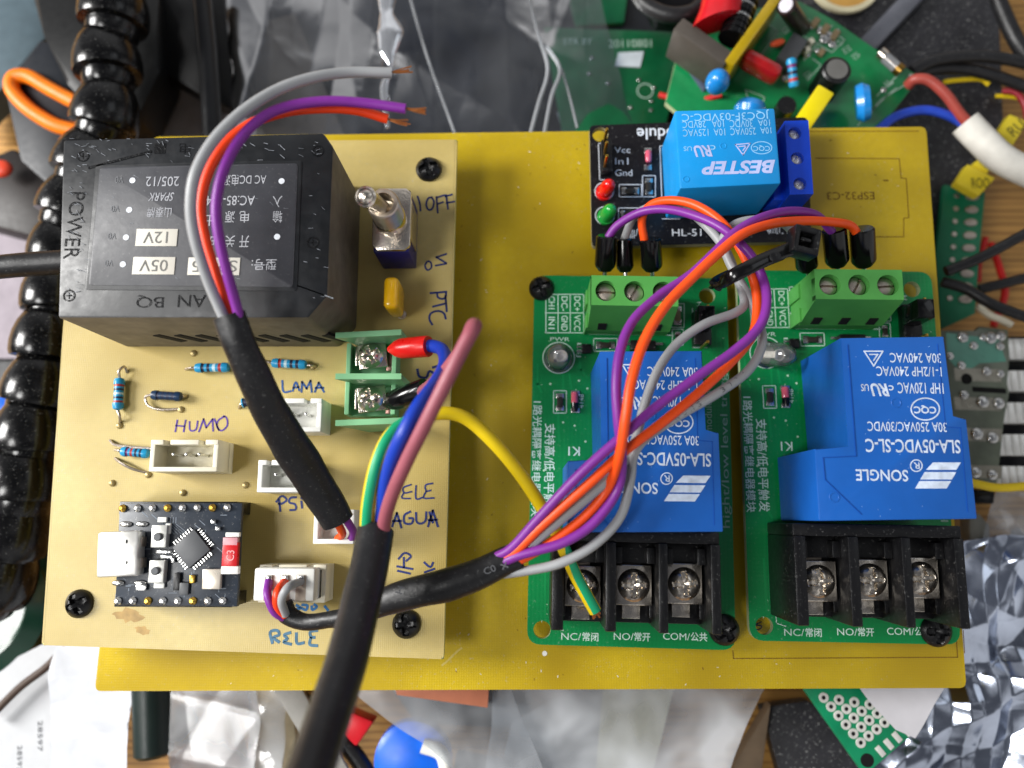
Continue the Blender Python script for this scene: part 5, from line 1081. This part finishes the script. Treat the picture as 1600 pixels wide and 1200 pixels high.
for lb_, P4, tx_, c_ in (('tilted yellow cable tag with small black letters beside the white sheath', [(1578, 178), (1606, 190), (1580, 232), (1556, 212)], 'RU', (1588, 200)), ('pale yellow connector marked with hollow letters below the white sheath', [(1512, 256), (1556, 278), (1530, 306), (1494, 285)], 'ROO', (1532, 286)), ('small yellow tag half under the white cable sheath', [(1532, 246), (1550, 256), (1544, 270), (1520, 256)], '', (0, 0))):
    o = slab('cable_tag', lb_, 'tag', P4, -1.9, .25, TAG, bev=.03)
    if tx_: q = MB(); q.tpx(tx_, c_[0] - 14, c_[1] - 8, c_[0] + 14, c_[1] + 8, -1.895, mat('tag_ink', '4a4620', .6), rot=.7 if tx_ == 'RU' else 0); ROOTS[o.name] = Vector(o.location); q.build('tag_print', o)
# perforated strip
ps_ = thing('perforated_board', 'narrow green strip board with tinned oval pads beside the yellow board', 'circuit board', at(1505, 400, -2.6))
b = MB(); b.prism(ccw([tuple(p)[:2] for p in poly([(1476, 288), (1540, 300), (1530, 400), (1524, 490), (1470, 515), (1462, 400)], -2.4)]), -2.55, -2.4, mat('teal_board', '0f6a48', .4, var=.1), bev=.02); q = b.build('green_board', ps_)
for i in range(9):
    b = MB(); x = 1519 - i * 1.4; y = 308 + i * 20; c = at(x, y, -2.39); b.lathe([(.17, 0), (.16, .03), (.08, .05)], c, (0, 0, 1), STEELD, 20, sq=((1, 0, 0), .6)); b.build('oval_pad', ps_)
    b = MB(); c = at(x - 24, y - 2, -2.39); b.lathe([(.07, 0), (.06, .02)], c, (0, 0, 1), STEELD, 14); b.build('round_pad', ps_)
for pts, lb_ in ((((1478, 424, -1.5), (1520, 408, -1.4), (1560, 388, -1.3), (1640, 345, -1.2)), 'uppermost black wire crossing the strip board to the right edge'), (((1472, 440, -1.7), (1510, 452, -1.6), (1556, 478, -1.5), (1640, 508, -1.5)), 'lowest black wire crossing to the right edge under the strip board'), (((1530, 452, -2.0), (1560, 445, -1.9), (1640, 425, -1.8)), 'middle black wire running to the right edge')): cord('black_wire', lb_, 'wire', pts, .125, BLKR, 'black wires right of the yellow board')
cord('lead_wire', 'red wire dropping beside the strip board onto bare wood', 'wire', [(1548, 380, -3.4), (1562, 420, -3.3), (1570, 460, -3.2), (1552, 510, -3.2)], .09, mat('red_wire', 'c41e1c'))
cord('lead_wire', 'red wire loop between the strip board and the soldered board', 'wire', [(1540, 372, -3.5), (1530, 410, -3.4), (1528, 440, -3.4)], .08, mat('red_wire', 'c41e1c'))
cord('lead_wire', 'off-white wire curling above the soldered board', 'wire', [(1528, 478, -3.0), (1545, 492, -2.9), (1565, 500, -2.8), (1580, 508, -2.8)], .09, WHTT)
# soldered board
so_ = thing('soldered_board', 'old pale green circuit board underside with lumps of solder, beside the right relay', 'circuit board', at(1530, 640, -2.2))
ZO = -1.9; b = MB(); b.prism(ccw([tuple(p)[:2] for p in poly([(1460, 516), (1525, 518), (1530, 510), (1575, 515), (1578, 560), (1572, 600), (1578, 612), (1568, 660), (1564, 700), (1558, 755), (1440, 752)], ZO)]), ZO - .16, ZO, mat('grey_green_board', '5e6656', .4, var=.25, vs=2, coat=.4), bev=.02); q = b.build('pale_board', so_)
b = MB(); b.prism(ccw([tuple(p)[:2] for p in poly([(1478, 520), (1560, 530), (1572, 565), (1530, 568), (1505, 585), (1480, 560)], ZO)]), ZO - .01, ZO + .006, mat('teal_mask', '3f8a74', .3, coat=.5), bev=0)
for y0 in (575, 620, 668, 726): b.prism(ccw([tuple(p)[:2] for p in poly([(1490, y0), (1566, y0 + 2), (1564, y0 + 22), (1492, y0 + 20)], ZO)]), ZO - .01, ZO + .008, mat('tinned_track', '8c887c', .3, .8, bump=.5, bs=8), bev=0)
b.build('tinned_tracks', q)
for i, (x, y, r) in enumerate(((1504, 527, .14), (1521, 540, .11), (1502, 571, .11), (1484, 556, .1), (1536, 527, .1), (1547, 528, .16), (1563, 525, .13), (1562, 541, .11), (1541, 580, .12), (1563, 584, .1), (1506, 617, .12), (1535, 628, .16), (1560, 630, .15), (1526, 678, .16), (1550, 684, .15), (1524, 738, .14), (1550, 742, .13))): b = MB(); blob(b, x, y, ZO, r, TIN, .6); b.build('solder_lump', so_)
b = MB(); b.lathe([(.13, 0), (.13, .012)], at(1510, 592, ZO), (0, 0, 1), HOLE, 20); bar(b, (1520, 608), (1572, 611), ZO + .012, .12, .02, HOLE, 0); b.build('drilled_hole', q)
tc_ = thing('terminal_strip', 'black terminal strip with ribbed silver tabs at the right edge', 'connector', at(1590, 640, -2.8))
b = MB(); b.prism(ccw([tuple(p)[:2] for p in poly([(1578, 525), (1660, 525), (1640, 765), (1556, 760), (1570, 600)], -2.2)]), -2.9, -2.2, BLKG, bev=.03); b.build('black_body', tc_)
for i in range(5):
    x = 1584 - i * 5; y = 545 + i * 50; b = MB(); c = at(x + 18, y, -1.95)
    for k_ in range(5): b.box((c.x - .35 + k_ * .185, c.y, -2.25), (.18, .5, .3), mat('bright_tin', 'ecebe6', .35, .5, bump=.3, bs=10), bev=.02)
    b.build('silver_tab', tc_)
cord('lead_wire', 'bright yellow wire leaving the yellow board below the soldered board', 'wire', [(1500, 750, -1.0), (1530, 757, -1.1), (1565, 762, -1.2), (1640, 756, -1.4)], .095, YELW)
slab('black_plug', 'small glossy black plug under the yellow wire', 'plug', [(1520, 764), (1556, 766), (1554, 788), (1522, 786)], -2.4, .5, BLKG, bev=.05)
slab('putty_lump', 'crumpled grey-white scrap below the black plug', 'scrap', [(1514, 808), (1530, 800), (1548, 820), (1550, 855), (1516, 862)], -2.6, .4, mat('grey_white_putty', '8c8c84', .7, bump=.6, bs=6), bev=.08)
b = MB(); sheet(b, [(1575, 715), (1660, 690), (1660, 900), (1525, 880)], -2.4, .5, FILM2, 40, 40, 23, 1.2); solo(b, 'plastic_wrap', 'clear plastic wrap over bare wood at the right edge', 'plastic wrap', ang=60)
# shiny metallised bag
FOIL = mat('metallised_film', 'c0c8d8', .16, 1, bump=.45, bs=1.4, var=.3, vs=.6, rv=.1)
b = MB(); sheet(b, [(1440, 850), (1680, 830), (1700, 1260), (1320, 1290)], -2.3, 2.1, FOIL, 180, 180, 37, 1.25, k=5, dz=(.3, .3, 0, -.6)); solo(b, 'metallised_bag', 'crumpled silvery antistatic bag in the bottom right corner', 'bag', ang=75)
# white-ring perfboard
pb = thing('prototype_board', 'green prototype board with rows of white-ringed holes below the yellow board', 'circuit board', at(1350, 1140, -2.4))
ZPb = -1.2; G4 = [(1244, 1060), (1420, 1060), (1446, 1130), (1362, 1200), (1345, 1210)]
b = MB(); b.prism(ccw([tuple(p)[:2] for p in poly([(1250, 1068), (1340, 1010), (1446, 1130), (1352, 1212)], ZPb)]), ZPb - .16, ZPb, mat('bright_perfboard', '0a8458', .35, var=.15), bev=.02); q = b.build('green_board', pb)
RW = mat('bright_tinned_ring', 'e8e6e0', .35, .3)
for r_ in range(6):
    for c_ in range(5):
        x = 1287 + r_ * 11.6 + c_ * 24; y = 1090 + r_ * 14.1 + c_ * 3.6
        if c_ > min(3, 5 - r_): continue
        c = at(x, y, ZPb); b = MB(); b.lathe([(.108, 0), (.1, .012), (.048, .012), (.042, .0)], (c.x, c.y, ZPb), (0, 0, 1), RW, 20, caps=False); b.lathe([(.042, 0), (.042, .003)], (c.x, c.y, ZPb), (0, 0, 1), HOLE, 14); b.build('ringed_hole', pb)
for x, y in ((1376, 1174), (1389, 1163), (1402, 1152), (1417, 1142)): b = MB(); A, B_ = at(x - 5, y - 6, ZPb), at(x + 6, y + 6, ZPb); bar(b, (x - 6, y - 7), (x + 6, y + 7), ZPb + .015, .12, .02, RW, .008); b.build('oval_pad', pb)
b = MB(); b.lathe([(.14, 0), (.14, .004)], at(1355, 1188, ZPb), (0, 0, 1), HOLE, 20); b.build('mounting_hole', pb)
b = MB(); sheet(b, [(1338, 1062), (1480, 1062), (1430, 1154), (1402, 1142)], -.95, .1, mat('white_tape', 'cfcdd2', .6, var=.04), 20, 20, 5, .7); solo(b, 'paper_tape', 'strip of white tape lying across the ringed prototype board', 'tape', ang=60)
slab('dark_board', 'dusty dark grey plate under the prototype board', 'plate', [(1190, 1105), (1262, 1095), (1500, 1240), (1480, 1290), (1240, 1290)], -3.0, .4, DG, bev=.04)
slab('wooden_offcut', 'brown-grey wooden piece at the lower edge beside the milky plastic bag', 'wood offcut', [(1205, 1100), (1180, 1290), (1120, 1290), (1150, 1190)], -2.7, .4, mat('brown_grey_wood', '6e5c48', .7, bump=.4, bs=10), bev=.04)
# bottom middle
b = MB(); sheet(b, [(770, 1050), (1205, 1045), (1120, 1230), (760, 1260)], -2.1, .5, film_mat('frosted_film', 'dadcde', .42, .2, .5), 80, 60, 41, .6, dz=(0, 0, .2, .1)); solo(b, 'plastic_bag', 'milky translucent plastic bag spread under the bottom edge', 'bag', ang=60)
slab('foam_sheet', 'pale cream sheet under the milky plastic bag', 'foam sheet', [(945, 1050), (1060, 1050), (1000, 1290), (925, 1290)], -2.9, .2, mat('cream_foam', 'c6c4ac', .8), bev=.03)
slab('foam_sheet', 'light grey sheet under the clear crumpled plastic', 'foam sheet', [(800, 1130), (950, 1050), (930, 1290), (760, 1290)], -3.0, .2, mat('light_grey_foam', 'a6a8aa', .8), bev=.03)
slab('copper_board', 'salmon copper-clad board poking out under the yellow board', 'copper-clad board', [(610, 1050), (765, 1050), (762, 1106), (620, 1086)], -1.4, .14, mat('salmon_copper', 'c47a5c', .45, .2, var=.1), bev=.01)
slab('grey_plate', 'dark grey plate behind the copper-clad board', 'plate', [(600, 1060), (830, 1050), (830, 1140), (650, 1130)], -3.2, .4, mat('dark_grey_panel', '26282a', .4, coat=.4), bev=.03)
slab('red_plastic', 'bright red plastic cap left of the thick cable bottom', 'plastic piece', [(530, 1105), (584, 1128), (556, 1168), (528, 1140)], -2.2, .5, mat('bright_red_plastic', 'd01c28', .35), bev=.06)
b = MB(); c = at(648, 1182, -2.6); b.lathe([(.86, 0), (.88, .08), (.86, .4), (.7, .5)], c, (0, 0, 1), mat('bright_blue_plastic', '0f62d8', .35), 40); solo(b, 'blue_disc', 'bright blue round disc partly under grey plastic film', 'disc')
b = MB(); sheet(b, [(545, 1075), (800, 1075), (860, 1240), (760, 1240)], -1.7, .3, FILM2, 50, 50, 51, .8); solo(b, 'plastic_strip', 'folded grey translucent plastic strip across the blue lid', 'plastic strip', ang=60)
slab('grey_ribbon', 'brushed grey flat strip beside the thick cable at the bottom', 'strip', [(425, 1075), (470, 1075), (560, 1230), (520, 1230)], -2.0, .1, mat('brushed_grey', '8c8a84', .5, bump=.3, bs=20), bev=.01)
cord('black_cable', 'black cable running under the grey strip at the bottom edge', 'cable', [(470, 1090, -2.4), (520, 1140, -2.4), (565, 1195, -2.4), (600, 1260, -2.4)], .2, BLKR)
cord('white_cable', 'short white cable end between the blue lid and black lump', 'cable', [(660, 1165, -2.0), (690, 1178, -2.0), (700, 1215, -2.0)], .16, WHT)
slab('black_lump', 'black plastic part at the bottom edge right of the blue lid', 'plastic part', [(712, 1178), (790, 1195), (830, 1260), (700, 1260)], -2.6, .4, BLK, bev=.08)
b = MB(); sheet(b, [(385, 1062), (450, 1062), (440, 1240), (385, 1240)], -2.2, .6, film_mat('shiny_film', 'e8eaea', .35, .1, .6), 30, 50, 61, 1.6); solo(b, 'plastic_wrap', 'shiny clear wrap over a green and cream package beside the thick cable', 'plastic wrap', ang=60)
slab('package', 'cream package with a green patch under shiny wrap', 'package', [(395, 1060), (455, 1060), (470, 1240), (390, 1240)], -3.0, .5, mat('cream_green_package', 'b4a88a', .7, var=.5, vs=.9), bev=.05)
slab('cardboard_box', 'orange-brown cardboard box under grey plastic at the bottom edge', 'box', [(272, 1105), (350, 1112), (390, 1240), (262, 1240)], -2.8, .6, mat('orange_brown_card', '9a622e', .7, bump=.2), bev=.03)
b = MB(); sheet(b, [(255, 1062), (400, 1062), (400, 1240), (268, 1240)], -2.1, .5, film_mat('smoky_film', 'a8a4a4', .2, .22, .3), 70, 70, 71, .6); solo(b, 'plastic_bag', 'smoky grey plastic bag over the cardboard box', 'bag', ang=60)
b = MB(); b.cyl(at(236, 1050, -2.2), at(240, 1182, -2.2), .42, mat('dark_green_sleeve', '0a1c18', .4), 30, bev=.08); solo(b, 'green_tube', 'dark green cylinder hanging out below the yellow board', 'tube')
# bottom left
pp = slab('printed_paper', 'white paper with faint vertical printing in the bottom left corner', 'paper', [(-40, 1060), (100, 990), (100, 1100), (75, 1290), (-60, 1290)], -2.6, .03, mat('white_paper', 'c4c6c9', .8, var=.04), bev=0)
b = MB()
for t_, x, y, h_ in (('28597', 62, 1150, 48), ('28597', 30, 1185, 40)): b.tpx(t_, x - 3, y - h_ / 2, x + 4, y + h_ / 2, -2.595, LIP, q=3, rot=.1)
ROOTS[pp.name] = Vector(pp.location); b.build('faint_print', pp)
b = MB(); sheet(b, [(85, 960), (215, 960), (190, 1240), (70, 1240)], -1.9, .8, mat('white_plastic', 'c6c9cf', .35, bump=.3, bs=3, var=.05), 50, 80, 81, .8); solo(b, 'white_bag', 'rumpled white plastic bag below the cream board corner', 'bag', ang=75)
gr = MB(); DGR = mat('dark_green_gloss', '0c3a28', .22, coat=.5)
gr.lathe([(.2, 0), (1.5, .1), (1.75, .5), (1.7, .95), (1.3, 1.15), (1.15, .9), (.7, .9), (.5, 1.1), (.2, 1.1)], at(-8, 940, -3.4), (.12, -.05, 1), DGR, 48); solo(gr, 'green_roll', 'glossy dark green round roll at the left edge', 'roll')
cord('brown_strap', 'narrow brown strap crossing the white paper at the left edge', 'strap', [(-20, 1125, -2.3), (30, 1075, -2.3), (75, 1040, -2.3), (110, 1000, -2.3)], .09, mat('brown_strap', '4a3a30', .6))
cord('rusty_cable', 'orange-brown cable poking out beside the white bag', 'cable', [(104, 1005, -2.1), (92, 1040, -2.1), (86, 1090, -2.2)], .1, mat('rust_plastic', '8a3c20', .5))
slab('blue_clip', 'small bright blue plastic piece left of the segmented arm', 'clip', [(-30, 610), (14, 620), (14, 665), (-30, 665)], -2.6, .4, mat('bright_blue_plastic', '0f62d8'), bev=.05)
slab('pink_clip', 'small pink-red plastic piece between the segmented arm and the cream board', 'clip', [(68, 735), (96, 735), (96, 768), (64, 768)], -2.4, .4, mat('pink_red_plastic', 'd84a50', .4), bev=.05)
slab('dark_sheet', 'black sheet under the segmented arm beside the cream board', 'sheet', [(-60, 560), (150, 560), (130, 1010), (-60, 1000)], -3.7, .1, mat('near_black', '14161a'), bev=0)

cord('black_cable', 'thick black cable loop above the transformer at the top edge', 'cable', [(985, -30, -1.0), (1010, 8, -.9), (1050, 24, -.8), (1090, 14, -.8), (1110, -30, -.9)], .2, BLKR)
slab('black_socket', 'round black plastic part behind the transformer at the top edge', 'plastic part', [(995, -40), (1120, -40), (1110, 10), (1075, 32), (1025, 28)], -1.3, .5, mat('satin_black_part', '0b0b0d', .3), bev=.1)
